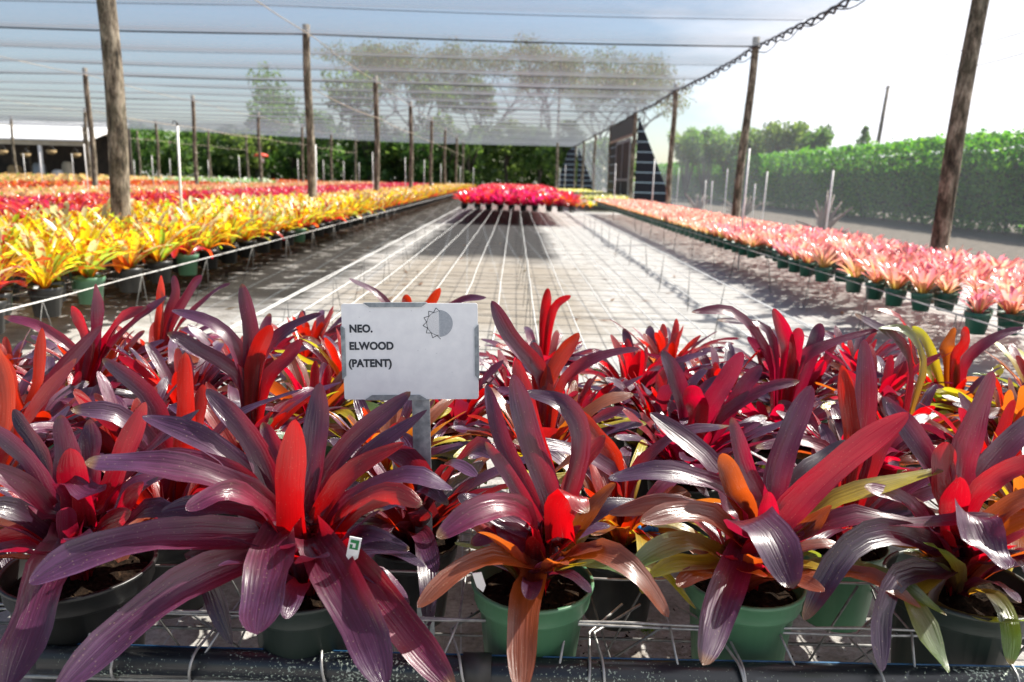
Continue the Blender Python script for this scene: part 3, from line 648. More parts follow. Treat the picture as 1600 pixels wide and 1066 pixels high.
H[4] = hero('bromeliad in light green pot with one broad bright red blade leaning right', 1162, 900, .182, .165, M_GREENPOT, [
 ('P', .046, .06, [(1202, 800), (1222, 710), (1268, 602)], .0, FC), ('Q', .031, .02, [(1192, 800), (1165, 730), (1143, 652)], .2, FC),
 ('R', .050, .0, [(1212, 820), (1258, 770), (1335, 705), (1420, 645)], .15, FC, .2), ('R', .036, -.05, [(1202, 850), (1200, 810), (1200, 768)], 0, FC),
 ('O', .040, -.02, [(1168, 810), (1150, 765), (1128, 708)], .1, FC), ('P', .038, -.02, [(1165, 800), (1110, 755), (1035, 738), (950, 748)], .2, FC),
 ('O', .034, -.04, [(1160, 830), (1100, 795), (1030, 785), (950, 803)], .2, FC), ('O', .038, -.08, [(1160, 850), (1120, 810), (1060, 800), (1000, 815)], .2, FC),
 ('G', .036, -.10, [(1130, 870), (1080, 845), (1030, 858), (985, 888)], .1, FC), ('P', .068, -.20, [(1176, 840), (1170, 808), (1205, 835), (1240, 920)], 0, FC, .3),
 ('P', .052, -.20, [(1155, 870), (1140, 905), (1120, 965), (1098, 1040)], 0, FC), ('Y', .036, .02, [(1220, 835), (1300, 785), (1390, 755), (1475, 735)], .3, FC),
 ('Q', .042, -.06, [(1225, 850), (1330, 808), (1440, 820), (1560, 806)], .2, FC), ('G', .036, -.10, [(1230, 900), (1310, 882), (1400, 910), (1480, 962)], .1, FC),
 ('O', .032, -.12, [(1225, 915), (1290, 895), (1370, 905), (1440, 950)], .1, FC), ('P', .044, .12, [(1150, 800), (1110, 720), (1015, 645)], .2, FC),
 ('R', .036, .04, [(1180, 800), (1160, 765), (1120, 740)], .2, FC), ('D', .05, .1, [(1230, 800), (1270, 740), (1330, 690)], .1, FC), ('Y', .03, -.08, [(1115, 880), (1060, 880), (1015, 900)], .1, FC), ('O', .036, -.02, [(1225, 850), (1260, 830), (1300, 790)], .2, FC)], 14, 11, .17, types='RORPOGOY')
H[5] = hero('purple and red bromeliad in dark grey pot at the lower right corner', 1500, 908, .212, .17, M_GRAYPOT, [
 ('Q', .054, .06, [(1500, 790), (1505, 700), (1552, 580)], .0, FC), ('R', .046, .03, [(1482, 800), (1472, 745), (1478, 690)], 0, FC),
 ('R', .036, -.02, [(1510, 800), (1555, 745), (1625, 715)], .3, FC), ('P', .060, -.16, [(1530, 830), (1518, 800), (1540, 850), (1572, 890)], -.1, FC, .4),
 ('D', .042, -.14, [(1460, 855), (1390, 830), (1320, 860), (1255, 970)], .1, FC), ('D', .036, -.18, [(1475, 890), (1410, 895), (1375, 960), (1378, 1050)], .1, FC),
 ('G', .048, -.18, [(1440, 900), (1415, 925), (1445, 985), (1482, 1052)], 0, FC), ('G', .026, -.16, [(1450, 940), (1500, 960), (1560, 972), (1640, 965)], .2, FC),
 ('O', .036, -.02, [(1530, 830), (1580, 790), (1650, 765)], .3, FC), ('O', .036, -.05, [(1535, 850), (1590, 815), (1660, 800)], .3, FC),
 ('P', .042, .10, [(1480, 790), (1440, 700), (1385, 628)], .2, FC), ('P', .038, .08, [(1515, 780), (1570, 700), (1640, 640)], .2, FC),
 ('Q', .034, .0, [(1460, 830), (1410, 780), (1350, 760)], .3, FC), ('R', .05, -.04, [(1492, 840), (1488, 800), (1500, 745)], .1, FC), ('D', .044, -.12, [(1540, 880), (1590, 870), (1630, 930)], .1, FC), ('G', .036, .04, [(1450, 850), (1400, 840), (1330, 835)], .2, FC), ('D', .036, .06, [(1450, 810), (1400, 800), (1330, 830)], .2, FC)], 15, 12, .18, types='RQRPOOGD')

# ------------------------------------------------------------------ ROWS BEHIND
FGROUP = 'dark red and purple bromeliads of the nearest rack'
traced = {  # extra blades for plants behind, keyed by (row, index): (type, width, dY, pixels)
}
rows_xy = [
 (2, [(-20, 800, 'P'), (280, 775, 'R'), (660, 848, 'D'), (985, 790, 'O'), (1330, 800, 'P'), (1640, 800, 'O')]),
 (3, [(40, 690, 'R'), (215, 640, 'P'), (400, 640, 'P'), (620, 690, 'O'), (860, 665, 'O'), (1085, 700, 'P'), (1350, 690, 'Q'), (1560, 690, 'Q')]),
 (4, [(130, 590, 'R'), (300, 585, 'P'), (505, 610, 'O'), (720, 600, 'P'), (905, 610, 'R'), (1040, 590, 'P'), (1225, 605, 'R'), (1420, 600, 'O'), (1590, 590, 'O')]),
 (5, [(20, 560, 'P'), (165, 545, 'R'), (395, 555, 'P'), (560, 555, 'O'), (820, 555, 'R'), (1000, 560, 'R'), (1130, 560, 'P'), (1255, 560, 'R'), (1375, 560, 'R'), (1500, 565, 'O'), (1640, 560, 'O')]),
 (6, [(255, 525, 'R'), (490, 530, 'R'), (655, 525, 'R'), (855, 522, 'R'), (1050, 530, 'R'), (1215, 530, 'P'), (1345, 530, 'P')]),
]
blades = {  # (row, index): blades traced on the tall leaves of these plants
 (2, 0): [('R', .036, .0, [(5, 700), (15, 620), (-5, 540)]), ('Q', .036, 0, [(20, 700), (55, 640), (120, 560)])],
 (2, 1): [('R', .040, -.02, [(288, 720), (292, 640), (290, 550)]), ('P', .038, -.02, [(262, 700), (235, 620), (160, 560)]), ('R', .034, .04, [(300, 720), (308, 660), (318, 600)]), ('P', .04, -.08, [(250, 720), (190, 650), (110, 640)]), ('P', .036, .0, [(310, 720), (370, 650), (470, 610)])],
 (2, 2): [('D', .05, -.10, [(640, 800), (600, 775), (560, 790)]), ('P', .042, -.13, [(665, 760), (640, 715), (590, 700)]), ('D', .046, -.13, [(670, 800), (640, 770), (585, 800)]), ('P', .042, -.14, [(680, 760), (700, 725), (745, 745)]), ('D', .04, -.14, [(650, 790), (660, 760), (700, 790)]), ('R', .03, -.05, [(640, 740), (620, 710), (600, 690)]), ('P', .04, -.12, [(690, 760), (740, 700), (775, 715)])],
 (2, 3): [('R', .034, .0, [(960, 720), (930, 680), (900, 640)]), ('O', .034, .0, [(960, 740), (915, 710), (850, 750)]), ('P', .034, .0, [(1000, 730), (1060, 680), (1140, 665)]), ('P', .036, -.05, [(960, 740), (880, 700), (800, 690)]), ('P', .034, -.04, [(1000, 740), (1060, 730), (1130, 760)])],
 (2, 4): [('P', .042, 0, [(1345, 700), (1352, 620), (1350, 530)]), ('R', .034, -.02, [(1330, 700), (1325, 640), (1315, 570)]), ('P', .038, .0, [(1370, 700), (1400, 660), (1380, 620)]), ('Q', .034, .0, [(1310, 720), (1250, 690), (1180, 700)])],
 (3, 0): [('R', .032, .0, [(50, 640), (62, 590), (66, 512)]), ('P', .034, .0, [(60, 640), (95, 580), (160, 508)]), ('R', .045, -.02, [(25, 640), (15, 600), (0, 550)])],
 (3, 2): [('P', .038, .0, [(395, 570), (392, 510), (378, 443)]), ('P', .036, .0, [(380, 570), (340, 510), (268, 485)]), ('R', .040, -.02, [(398, 580), (405, 545), (424, 508)]), ('P', .036, .0, [(410, 570), (440, 520), (502, 490)]), ('P', .034, -.03, [(375, 590), (300, 540), (262, 520)]), ('Q', .032, .02, [(420, 590), (450, 560), (470, 530)])],
 (3, 4): [('P', .040, .02, [(850, 590), (800, 530), (768, 470)]), ('Q', .034, .03, [(842, 600), (838, 560), (832, 535)]), ('R', .036, .02, [(855, 600), (875, 560), (905, 520)]), ('Q', .034, .0, [(880, 600), (930, 560), (1000, 545)])],
 (3, 5): [('R', .05, -.03, [(1090, 640), (1082, 620), (1080, 602)]), ('Q', .045, .0, [(1105, 640), (1130, 600), (1160, 550)]), ('P', .042, .02, [(1070, 640), (1055, 590), (1035, 548)]), ('P', .036, .02, [(1140, 640), (1165, 600), (1190, 572)]), ('Q', .032, .0, [(1130, 650), (1190, 610), (1250, 595)])],
 (3, 6): [('R', .034, .02, [(1355, 650), (1345, 610), (1312, 575)])],
 (4, 0): [('P', .040, .0, [(150, 540), (155, 490), (150, 443)]), ('R', .040, -.02, [(160, 545), (190, 500), (230, 480)]), ('P', .036, -.02, [(170, 545), (215, 500), (262, 462)]), ('R', .036, .0, [(140, 545), (130, 510), (112, 478)]), ('Q', .03, -.02, [(120, 555), (60, 510), (5, 495)])],
 (4, 6): [('R', .040, .0, [(1230, 560), (1228, 530), (1208, 482)]), ('R', .034, .0, [(1240, 560), (1245, 530), (1248, 512)]), ('Q', .034, .0, [(1200, 560), (1150, 490), (1080, 488)]), ('P', .034, .02, [(1210, 560), (1190, 510), (1120, 500)]), ('P', .038, .04, [(1265, 560), (1275, 530), (1282, 505)]), ('Q', .036, .0, [(1250, 570), (1290, 540), (1375, 515)])],
 (4, 7): [('P', .034, .0, [(1420, 570), (1400, 530), (1335, 490)]), ('G', .030, .0, [(1440, 570), (1420, 520), (1370, 512)])],
 (5, 9): [('O', .046, .0, [(1480, 560), (1478, 540), (1492, 512)]), ('R', .036, -.02, [(1490, 560), (1505, 535), (1508, 510)]), ('P', .034, .0, [(1510, 565), (1550, 530), (1600, 512)]), ('Y', .030, .02, [(1460, 570), (1445, 530), (1425, 510)]), ('R', .030, .02, [(1430, 570), (1410, 500), (1365, 482)])],
 (6, 0): [('R', .034, .0, [(250, 500), (252, 470), (252, 430)]), ('P', .034, .02, [(262, 500), (275, 460), (272, 430)]), ('P', .030, .0, [(272, 500), (300, 450), (315, 430)]), ('P', .030, .0, [(280, 510), (330, 460), (360, 443)])],
 (6, 2): [('R', .034, -.02, [(655, 500), (672, 475), (688, 450)]), ('R', .034, .0, [(640, 500), (636, 475), (634, 460)]), ('P', .030, .0, [(620, 500), (590, 460), (545, 435)]), ('P', .032, .0, [(680, 500), (720, 470), (760, 465)])],
 (6, 3): [('R', .034, .0, [(850, 500), (853, 475), (856, 450)]), ('R', .028, .0, [(860, 500), (870, 475), (892, 462)])],
}
total = {}
YR = {2: 1.27, 3: 1.50, 4: 1.74, 5: 1.98, 6: 2.24}
for r_, lst in rows_xy:
    for k, (px, py, ty) in enumerate(lst):
        seed = r_*40+k; rg = random.Random(seed); Y = YR[r_]+rg.uniform(-.03, .03)
        z = GZ-.60+rg.uniform(-.012, .012) if r_ > 2 else GZ-.625
        P = CAM+Vector((0, 0, 0)); d = ray(px, 533); X = 0
        # x from the column of the picture this plant is seen in, at its own depth and rim height
        lo = ray(px, py); 
        X = (px-806)/F_PX*(Y*math.cos(PITCH)+.6*math.sin(PITCH))
        if ty == 'D': pm = M_BLACKPOT
        else: pm = rg.choice([M_GREENPOT, M_BLACKPOT, M_GRAYPOT])
        root = empty('potted_bromeliad', (X, Y, z))
        desc = {'R': 'red centred purple bromeliad', 'P': 'purple bromeliad', 'Q': 'purple and crimson bromeliad', 'O': 'orange tinged bromeliad', 'D': 'dark bromeliad in black pot'}[ty]
        tag(root, f'{desc}, {ORD[k]} from the left in the {ORD[r_-1]} row from the pipe', 'bromeliad', FGROUP)
        pot_parts(root, .165, .15, pm, 0, n=24, soil_seed=seed)
        mb = MB(); o = Vector((X, Y, z))
        typ = {'R': 'RRRQPPPQOG', 'P': 'RRQPPPPQDO', 'Q': 'RRQQPPQOGO', 'O': 'RROQPOYPYGOG', 'D': 'QPPPPDDPDD'}[ty]
        L_ = rg.uniform(.235, .28) if r_ > 2 else rg.uniform(.24, .28)
        nb = 0
        for (t2, wd, dY, pts) in blades.get((r_, k), []):
            P3 = [at(qx, qy, Y+dY*(i+1)/3)-o for i, (qx, qy) in enumerate(pts)]; rng_off = rg.uniform(0, 20)
            leaf(mb, [Vector((P3[0].x*.1, P3[0].y*.1, -.01)), Vector((P3[0].x*.55, P3[0].y*.55, P3[0].z*.5))]+P3, wd*(1 if P3[2].z-P3[0].z > abs(P3[2].x-P3[0].x) else .95), t2, FC if P3[2].z-P3[0].z > 1.2*abs(P3[2].x-P3[0].x) else FU, rg.uniform(-.3, .4), .45, TS14, 5, rg, wob=.2); nb += 1
        rosette(mb, rg, 42-nb, L_, .033, (0, 0, -.012), typ, .012, (86, 66) if not nb else (70, 45), (50, -34), nc=5, lens=(.62, 1.0, .9), tw=.8)
        mb.build('foliage', M_LEAF, root)

# ------------------------------------------------------------------ SIGN
TL, TR_, BL, BR = at(538, 475, 1.215), at(748, 474, 1.215), at(533, 622, 1.205), at(746, 626, 1.205)
ex = (TR_-TL).normalized(); ez = (TL-BL); ez = (ez-ex*ez.dot(ex)).normalized(); ey = ez.cross(ex)   # ey points away from the viewer
SW, SH = ((TR_-TL).length+(BR-BL).length)/2, ((TL-BL).length+(TR_-BR).length)/2
root = empty('plant_sign'); mm = Matrix((ex, ey, ez)).transposed().to_4x4(); mm.translation = (TL+TR_+BL+BR)/4; root.matrix_world = mm
tag(root, 'white plant name sign reading NEO. ELWOOD (PATENT) on a galvanised stake', 'sign')
def rounded_box(mb, x0, x1, z0, z1, y0, y1, r=.004):
    pts = []
    for cx_, cz_, a in ((x1-r, z1-r, 0), (x0+r, z1-r, 90), (x0+r, z0+r, 180), (x1-r, z0+r, 270)):
        for k in range(5): pts.append((cx_+r*math.cos(R(a+k*22.5)), cz_+r*math.sin(R(a+k*22.5))))
    f = [mb.av((x, y0, z)) for x, z in pts]; b = [mb.av((x, y1, z)) for x, z in pts]; n = len(pts)
    mb.af(*f[::-1]); mb.af(*b)
    for k in range(n): mb.af(f[k], f[(k+1) % n], b[(k+1) % n], b[k])
mb = MB(); mb.smooth = False; rounded_box(mb, -SW/2, SW/2, -SH/2, SH/2, 0, .003); board = mb.build('board', M_SIGN, root)
def clip(pts, nm='clip'):
    mb = MB(); mb.smooth = False; f = [mb.av((x, -.0022, z)) for x, z in pts]; b = [mb.av((x, .0055, z)) for x, z in pts]; n = len(pts)
    mb.af(*f); mb.af(*b[::-1])
    for k in range(n): mb.af(f[k], b[k], b[(k+1) % n], f[(k+1) % n])
    mb.build(nm, M_GALV, root)
def sx(px): return (px-642)/211*SW
def szz(py): return (549-py)/150*SH
clip([(sx(571), SH/2+.0015), (sx(670), SH/2+.0015), (sx(661), SH/2-.0055), (sx(581), SH/2-.0055)][::-1])
clip([(sx(568), -SH/2-.001), (sx(580), -SH/2+.0075), (sx(655), -SH/2+.0075), (sx(668), -SH/2-.001)][::-1])
clip([(-SW/2-.0015, szz(508)), (-SW/2+.005, szz(512)), (-SW/2+.0045, szz(586)), (-SW/2-.002, szz(592))])
clip([(SW/2+.0015, szz(506)), (SW/2-.0052, szz(513)), (SW/2-.0052, szz(586)), (SW/2+.0015, szz(593))][::-1])
st = MB(); st.smooth = False; st.box((sx(642), .0035, -.52), (sx(670), .0065, -SH/2+.012)); st.build('stake', M_GALV, root)
for txt, px, py in (('NEO.', 547, 513), ('ELWOOD', 546, 540), ('(PATENT)', 544, 567)):
    cu = bpy.data.curves.new('lettering', 'FONT'); cu.body = txt; cu.size = .0172; cu.align_y = 'CENTER'; cu.offset = .0007; cu.extrude = .00015; cu.space_character = 1.03
    cu.materials.append(M_INK); tmp = bpy.data.objects.new('lettering', cu); COL.objects.link(tmp); bpy.context.view_layer.update(); me = bpy.data.meshes.new_from_object(tmp.evaluated_get(bpy.context.evaluated_depsgraph_get())); bpy.data.objects.remove(tmp); o = bpy.data.objects.new('lettering', me); COL.objects.link(o); o.parent = board
    o.rotation_euler = (math.pi/2, 0, 0); o.location = (sx(px)+.001, -.0006, szz(py)); o.scale = (.93, 1, 1)
eb = MB(); eb.smooth = False; EC = (sx(687), szz(505)); ER = 22/211*SW; yq = -.0004; ER = .0188
def disc(mb, cx_, cz_, r, y, n=10, a0=0, a1=360):
    c = mb.av((cx_, y, cz_)); ring = [mb.av((cx_+r*math.cos(R(a0+(a1-a0)*k/n)), y, cz_+r*math.sin(R(a0+(a1-a0)*k/n)))) for k in range(n+1)]
    for k in range(n): mb.af(c, ring[k+1], ring[k])
disc(eb, EC[0]+.0008, EC[1], ER*1.16, yq, 24, -90, 90)
eh = eb.build('shaded_half_disc', M_GREYINK, board)
db = MB(); db.smooth = False
st_ = .0017
for i in range(-12, 1):
    for j in range(-12, 13):
        x, z = i*st_, j*st_
        if x*x+z*z < (ER*1.0)**2: disc(db, EC[0]+x-.0006, EC[1]+z, .00035, yq, 5)
def line2(mb, p, q, w=.0005, y=-.0005):
    p = Vector(p); q = Vector(q); d = (q-p).normalized(); n = Vector((-d.y, d.x))*w
    i = [mb.av((v.x, y, v.y)) for v in (p-n, q-n, q+n, p+n)]; mb.af(*i)
prev = None
for k in range(14):
    a = R(84+k*(192/13)); rr = ER*(1.04 if k % 2 == 0 else 1.36); p = (EC[0]+rr*math.cos(a), EC[1]+rr*math.sin(a))
    if prev: line2(db, prev, p)
    prev = p
pr = None
for k in range(25):
    a = R(90+k*7.5); p = (EC[0]+ER*1.02*math.cos(a), EC[1]+ER*1.02*math.sin(a))
    if pr: line2(db, pr, p, .0003)
    pr = p
db.build('dotted_sun', M_INK, board)

# small plant tags and blue clip ------------------------------------------
def plant_tag(px0, py0, px1, py1, Y, w, label, logo=True):
    A_ = at(px0, py0, Y); B_ = at(px1, py1, Y+.012); up_ = (A_-B_).normalized(); sxv = up_.cross(Vector((0, 1, .3))).normalized(); Ln = (A_-B_).length
    root = empty('plant_tag', B_); tag(root, label, 'plant tag'); nv = sxv.cross(up_).normalized()
    if nv.y > 0: nv = -nv
    mb = MB(); mb.smooth = False; q = [(-w/2, Ln), (w/2, Ln), (w/2, .012), (0, 0), (-w/2, .012)]
    f = [mb.av(sxv*a+up_*b+nv*.0005) for a, b in q]; g_ = [mb.av(sxv*a+up_*b-nv*.0005) for a, b in q]; mb.af(*f); mb.af(*g_[::-1])
    for k in range(5): mb.af(f[k], g_[k], g_[(k+1) % 5], f[(k+1) % 5])
    mb.build('card', M_WHITE, root)
    if logo:
        lb = MB(); lb.smooth = False
        for (u0, v0, u1, v1) in ((-.35, .80, .35, .92), (-.35, .56, -.12, .80), (-.12, .56, .35, .62), (.12, .62, .35, .74)):
            i = [lb.av(sxv*a*w+up_*b*Ln+nv*.0012) for a, b in ((u0, v0), (u1, v0), (u1, v1), (u0, v1))]; lb.af(*i)
        lb.build('printed_mark', M_TAGG, root)
plant_tag(556, 840, 548, 880, .93, .016, 'small white plant tag with a green mark beside the drooping purple leaves')
plant_tag(745, 895, 755, 925, .965, .013, 'plain white plant tag stuck in the light green pot behind the sign side', False)
root = empty('hose_clip', at(1012, 828, 1.22)); tag(root, 'bright blue plastic clip between the two light green pots', 'clip')
mb = MB(); mb.tube([(-.016, 0, .003), (-.008, 0, -.004), (.002, 0, .004), (.01, 0, -.002)], .006, 8); mb.build('clip_body', M_BLUE, root)
mb = MB(); mb.tube([(.012, 0, .006), (.018, .002, -.012)], .005, 8); mb.build('clip_arm', M_BLUE, root)

# soil crumbs, dead leaves on the ground ---------------------------------
deb = MB(); deb.smooth = False; rg = random.Random(9)
for _ in range(900):
    x = rg.gauss(.32, .22); y = rg.gauss(1.22, .2)
    if rg.random() < .3: x = rg.uniform(-1.3, 1.5); y = rg.uniform(.9, 2.8)
    s = rg.uniform(.0015, .005)*(1.6 if rg.random() < .06 else 1)
    i = [deb.av((x+rg.uniform(-s, s), y+rg.uniform(-s, s), rg.uniform(0, s*1.2))) for _ in range(5)]
    deb.af(i[0], i[1], i[2]); deb.af(i[1], i[2], i[3]); deb.af(i[0], i[2], i[4]); deb.af(i[2], i[3], i[4])
tag(deb.build('soil_crumbs', M_SOIL), kind='stuff')
fl = MB(); rg = random.Random(19)
for _ in range(170):
    x = rg.uniform(-2.1, 3.4); y = rg.uniform(1.2, 12); a = rg.uniform(0, 6.28); L_ = rg.uniform(.02, .07); w_ = L_*.22; c_, s_ = math.cos(a), math.sin(a); fl.cc = (.16*rg.uniform(.5, 1.3), .09, .04); fl.tt = (.3, .15, .05); z = rg.uniform(.003, .01)
    P_ = [(-L_, 0, 0), (-L_*.2, w_, .006), (L_, 0, .012), (-L_*.2, -w_, .002)]
    fl.af(*[fl.av((x+p[0]*c_-p[1]*s_, y+p[0]*s_+p[1]*c_, z+p[2])) for p in P_])
tag(fl.build('fallen_leaves', M_TREE), kind='stuff')
mo = MB(); mo.cc = (.12, .17, .02); mo.tt = (.3, .4, .03); c0 = atz(1010, 985, 0)
for _ in range(260):
    a = rg.uniform(0, 6.28); q = rg.gauss(0, .011); s = .004; x, y = c0.x+q*math.cos(a), c0.y+q*math.sin(a); z = rg.uniform(0, .012)
    i = [mo.av((x+rg.uniform(-s, s), y+rg.uniform(-s, s), z+rg.uniform(-s, s))) for _ in range(3)]; mo.af(*i)
tag(mo.build('weed', M_TREE), 'tiny yellow green weed growing in the spilt soil by the pots', 'weed')

# ------------------------------------------------------------------ FIELD PLANTS
TS6 = [0, .2, .42, .64, .84, .95, 1.0]
PY = {'Y': ((.30, .12, .01), (.80, .60, .012), (.95, .45, .02), (1, .88, .02)), 'W': ((.2, .2, .06), (.55, .55, .30), (.6, .6, .1), (.9, .85, .4)), 'O': ((.30, .03, .01), (.52, .10, .01), (.9, .1, .02), (.98, .3, .02)), 'G': ((.10, .12, .02), (.34, .44, .03), (.4, .45, .03), (.65, .85, .05))}
PK = {'K': ((.30, .32, .05), (.66, .15, .18), (.7, .6, .1), (.98, .32, .34)), 'L': ((.55, .25, .10), (.72, .28, .26), (.9, .5, .2), (.98, .6, .5)), 'M': ((.35, .10, .08), (.55, .10, .16), (.9, .3, .2), (.9, .25, .3))}
PC = {'C': ((.22, .01, .03), (.46, .01, .075), (.9, .02, .08), (.95, .03, .16)), 'D': ((.10, .01, .02), (.30, .01, .03), (.6, .02, .04), (.9, .04, .06)), 'O': ((.3, .02, .01), (.55, .05, .02), (.9, .1, .02), (.98, .15, .03))}
PO = {'C': ((.20, .01, .01), (.38, .008, .015), (.80, .02, .02), (.85, .02, .03)), 'D': ((.12, .02, .02), (.35, .03, .05), (.6, .04, .04), (.9, .08, .08)), 'O': ((.3, .06, .01), (.60, .16, .02), (.9, .2, .02), (.98, .35, .05))}
PP = {'P': ((.15, .16, .04), (.62, .28, .12), (.5, .5, .1), (.98, .50, .22)), 'Q': ((.25, .12, .05), (.70, .35, .20), (.8, .4, .1), (.98, .6, .3)), 'G': ((.08, .12, .02), (.2, .25, .04), (.3, .45, .04), (.5, .6, .08))}
PG = {'G': ((.04, .12, .03), (.10, .26, .06), (.2, .5, .05), (.3, .7, .1)), 'W': ((.3, .35, .2), (.65, .7, .6), (.5, .6, .3), (.8, .9, .7))}
PW = {'Y': ((.2, .2, .02), (.55, .55, .05), (.7, .7, .05), (.95, .9, .1)), 'W': ((.3, .3, .15), (.75, .72, .5), (.6, .6, .2), (.95, .9, .6))}
SPEC = {
 'yellow': dict(pal=PY, types='YYGYWYGYGO', n=18, L=.30, W=.040, e_in=(84, 70), e_out=(50, -12), mat=M_YEL, pot=.165, ph=.15, pm=M_BLACKPOT),
 'pink': dict(pal=PK, types='KLKLKMLK', n=20, L=.15, W=.021, e_in=(86, 72), e_out=(50, 5), mat=M_FLD, pot=.125, ph=.11, pm=M_DKGREEN),
 'crimson': dict(pal=PC, types='CCCCODCC', n=15, L=.22, W=.040, e_in=(80, 60), e_out=(40, -20), mat=M_FLD, pot=.16, ph=.13, pm=M_BLACKPOT),
 'orange': dict(pal=PO, types='CDCCODCC', n=16, L=.28, W=.044, e_in=(80, 60), e_out=(40, -20), mat=M_FLD, pot=.16, ph=.13, pm=M_BLACKPOT),
 'peach': dict(pal=PP, types='PQPQPGPQ', n=14, L=.26, W=.038, e_in=(84, 65), e_out=(50, -10), mat=M_FLD, pot=.16, ph=.13, pm=M_BLACKPOT),
 'green': dict(pal=PG, types='GWGWGGW', n=12, L=.34, W=.06, e_in=(84, 65), e_out=(50, -10), mat=M_FLD, pot=.16, ph=.13, pm=M_BLACKPOT),
 'white': dict(pal=PW, types='YWWYWYW', n=14, L=.24, W=.040, e_in=(80, 60), e_out=(45, -15), mat=M_FLD, pot=.16, ph=.13, pm=M_BLACKPOT),
}
def field_mesh(kind, seed, ts=TS6, nc=3, nmul=1.0, wmul=1.0):
    s = SPEC[kind]; rg = random.Random(seed); mb = MB()
    rosette(mb, rg, max(5, int(s['n']*nmul)), s['L'], s['W']*wmul, (0, 0, -.012), s['types'], .01, s['e_in'], s['e_out'], ts=ts, nc=nc, lens=(.62, 1, .85), pal=s['pal'], chan=.35, tw=.5)
    return mb
def pot_mb(s, n=16):
    mb = MB(); r = s['pot']/2; h = s['ph']
    mb.lathe([(.0005, -h), (r*.72, -h), (r*.87, -.03), (r*.95, -.028), (r, 0), (r*.94, 0), (r*.88, -.03)], n=n); mb.m = 1
    mb.lathe([(r*.90, -.022), (.0005, -.018)], n=n); return mb
PROTO = {}
def proto(kind, nvar=7):
    if kind in PROTO: return PROTO[kind]
    s = SPEC[kind]; L1 = []
    pm = pot_mb(s).build('pot', [s['pm'], M_SOIL]); pot_me = pm.data; bpy.data.objects.remove(pm)
    for v in range(nvar):
        o = field_mesh(kind, 900+v, nc=3 if kind != 'yellow' else 5).build('foliage', s['mat']); L1.append(o.data); bpy.data.objects.remove(o)
    PROTO[kind] = (pot_me, L1); return PROTO[kind]
def place(kind, name, x, y, z, label, group, rg, pot=True, pm=None, sc_=1.0):
    pot_me, fol = proto(kind); me = rg.choice(fol); rz = rg.uniform(0, 6.28)
    if pot:
        root = empty(name, (x, y, z), 0)
        p = bpy.data.objects.new('pot', pot_me); COL.objects.link(p); p.parent = root
        if pm: 
            p.data = pm
        f = bpy.data.objects.new('foliage', me); COL.objects.link(f); f.parent = root; f.rotation_euler = (rg.uniform(-.08, .08), rg.uniform(-.08, .08), rz); f.scale = (sc_,)*3
    else:
        root = bpy.data.objects.new(name, me); COL.objects.link(root); root.location = (x, y, z); root.rotation_euler = (rg.uniform(-.1, .1), rg.uniform(-.1, .1), rz); root.scale = (sc_,)*3
    return tag(root, label, 'bromeliad', group)
def mass(kind, pts, name, seed, nmul=.6, wmul=1.3):
    """far plants nobody could count, one mesh"""
    rg = random.Random(seed); vs = [field_mesh(kind, 500+k, [0, .4, .8, 1.0], 3, nmul, wmul) for k in range(5)]; big = MB()
    for (x, y, z) in pts:
        s = rg.choice(vs); a = rg.uniform(0, 6.28); c_, s_ = math.cos(a), math.sin(a); off = len(big.v); q = rg.uniform(.85, 1.15); j = rg.uniform(.75, 1.2)
        big.v += [(x+(v[0]*c_-v[1]*s_)*q, y+(v[0]*s_+v[1]*c_)*q, z+v[2]*q) for v in s.v]; big.c += [(c[0]*j, c[1]*j, c[2]*j) for c in s.c]; big.t += s.t; big.uv += s.uv
        big.f += [tuple(i+off for i in f) for f in s.f]; big.mi += s.mi; big.sm += s.sm
    return tag(big.build(name, SPEC[kind]['mat']), kind='stuff')
def lattice(x0, x1, y0, y1, s, rg, jit=.25):
    out_ = []; y = y0; k = 0
    while y < y1:
        x = x0+(s/2 if k % 2 else 0); i = 0
        while x <= x1: out_.append((x+rg.uniform(-jit, jit)*s*.5*(i > 0), y+rg.uniform(-jit, jit)*s*.5, i, k)); x += s; i += 1
        y += s*.88; k += 1
    return out_
# yellow bench, its aisle edge at the right
gp = MB(); gm = pot_mb(SPEC['yellow']).build('pot', [M_GREENPOT, M_SOIL]); GREEN_POT = gm.data; bpy.data.objects.remove(gm)
rg = random.Random(21); ZP = GZ-.60
pts = lattice(-4.0, -2.36, 2.55, 44, .24, rg); pts = [((-2.36-4.0)-x, y, i, k) for x, y, i, k in pts]
vis = [p for p in pts if 800+F_PX*p[0]/p[1] > -130]
near = vis[:295]; far = vis[295:]
edge = 0
for (x, y, i, k) in near:
    if abs(x-XL) < .17 and min(abs(y-r) for r in ROWS) < .17: continue
    if i == 0:
        edge += 1; lab = f'yellow speckled bromeliad, {ORD[edge-1]} pot along the aisle edge of the left bench' if edge <= 20 else 'yellow speckled bromeliad further back along the aisle edge of the left bench'
    elif k < 16 and i < 8: lab = f'yellow speckled bromeliad, {ORD[i]} from the aisle, {ORD[k]} row of the left bench'
    else: lab = 'yellow speckled bromeliad packed among others further back in the left bench'
    g_ = rg.random() < .12
    place('yellow', 'yellow_bromeliad', x, y, ZP, lab, 'yellow bromeliads on the left bench', rg, i < 3 or y < 4.2, GREEN_POT if g_ else None, rg.uniform(.85, 1.35))
mass('yellow', [(x, y, ZP) for x, y, i, k in far], 'far_yellow_bromeliads', 1)
pb = MB()
for (x, y, i, k) in far:
    if i == 0: 
        r = .08; n0 = len(pb.v); pb.lathe([(r*.72, -.15+ZP), (r*.9, -.02+ZP), (r, ZP), (.01, ZP-.01)], x, y, 8)
tag(pb.build('far_pots', M_BLACKPOT), kind='stuff')
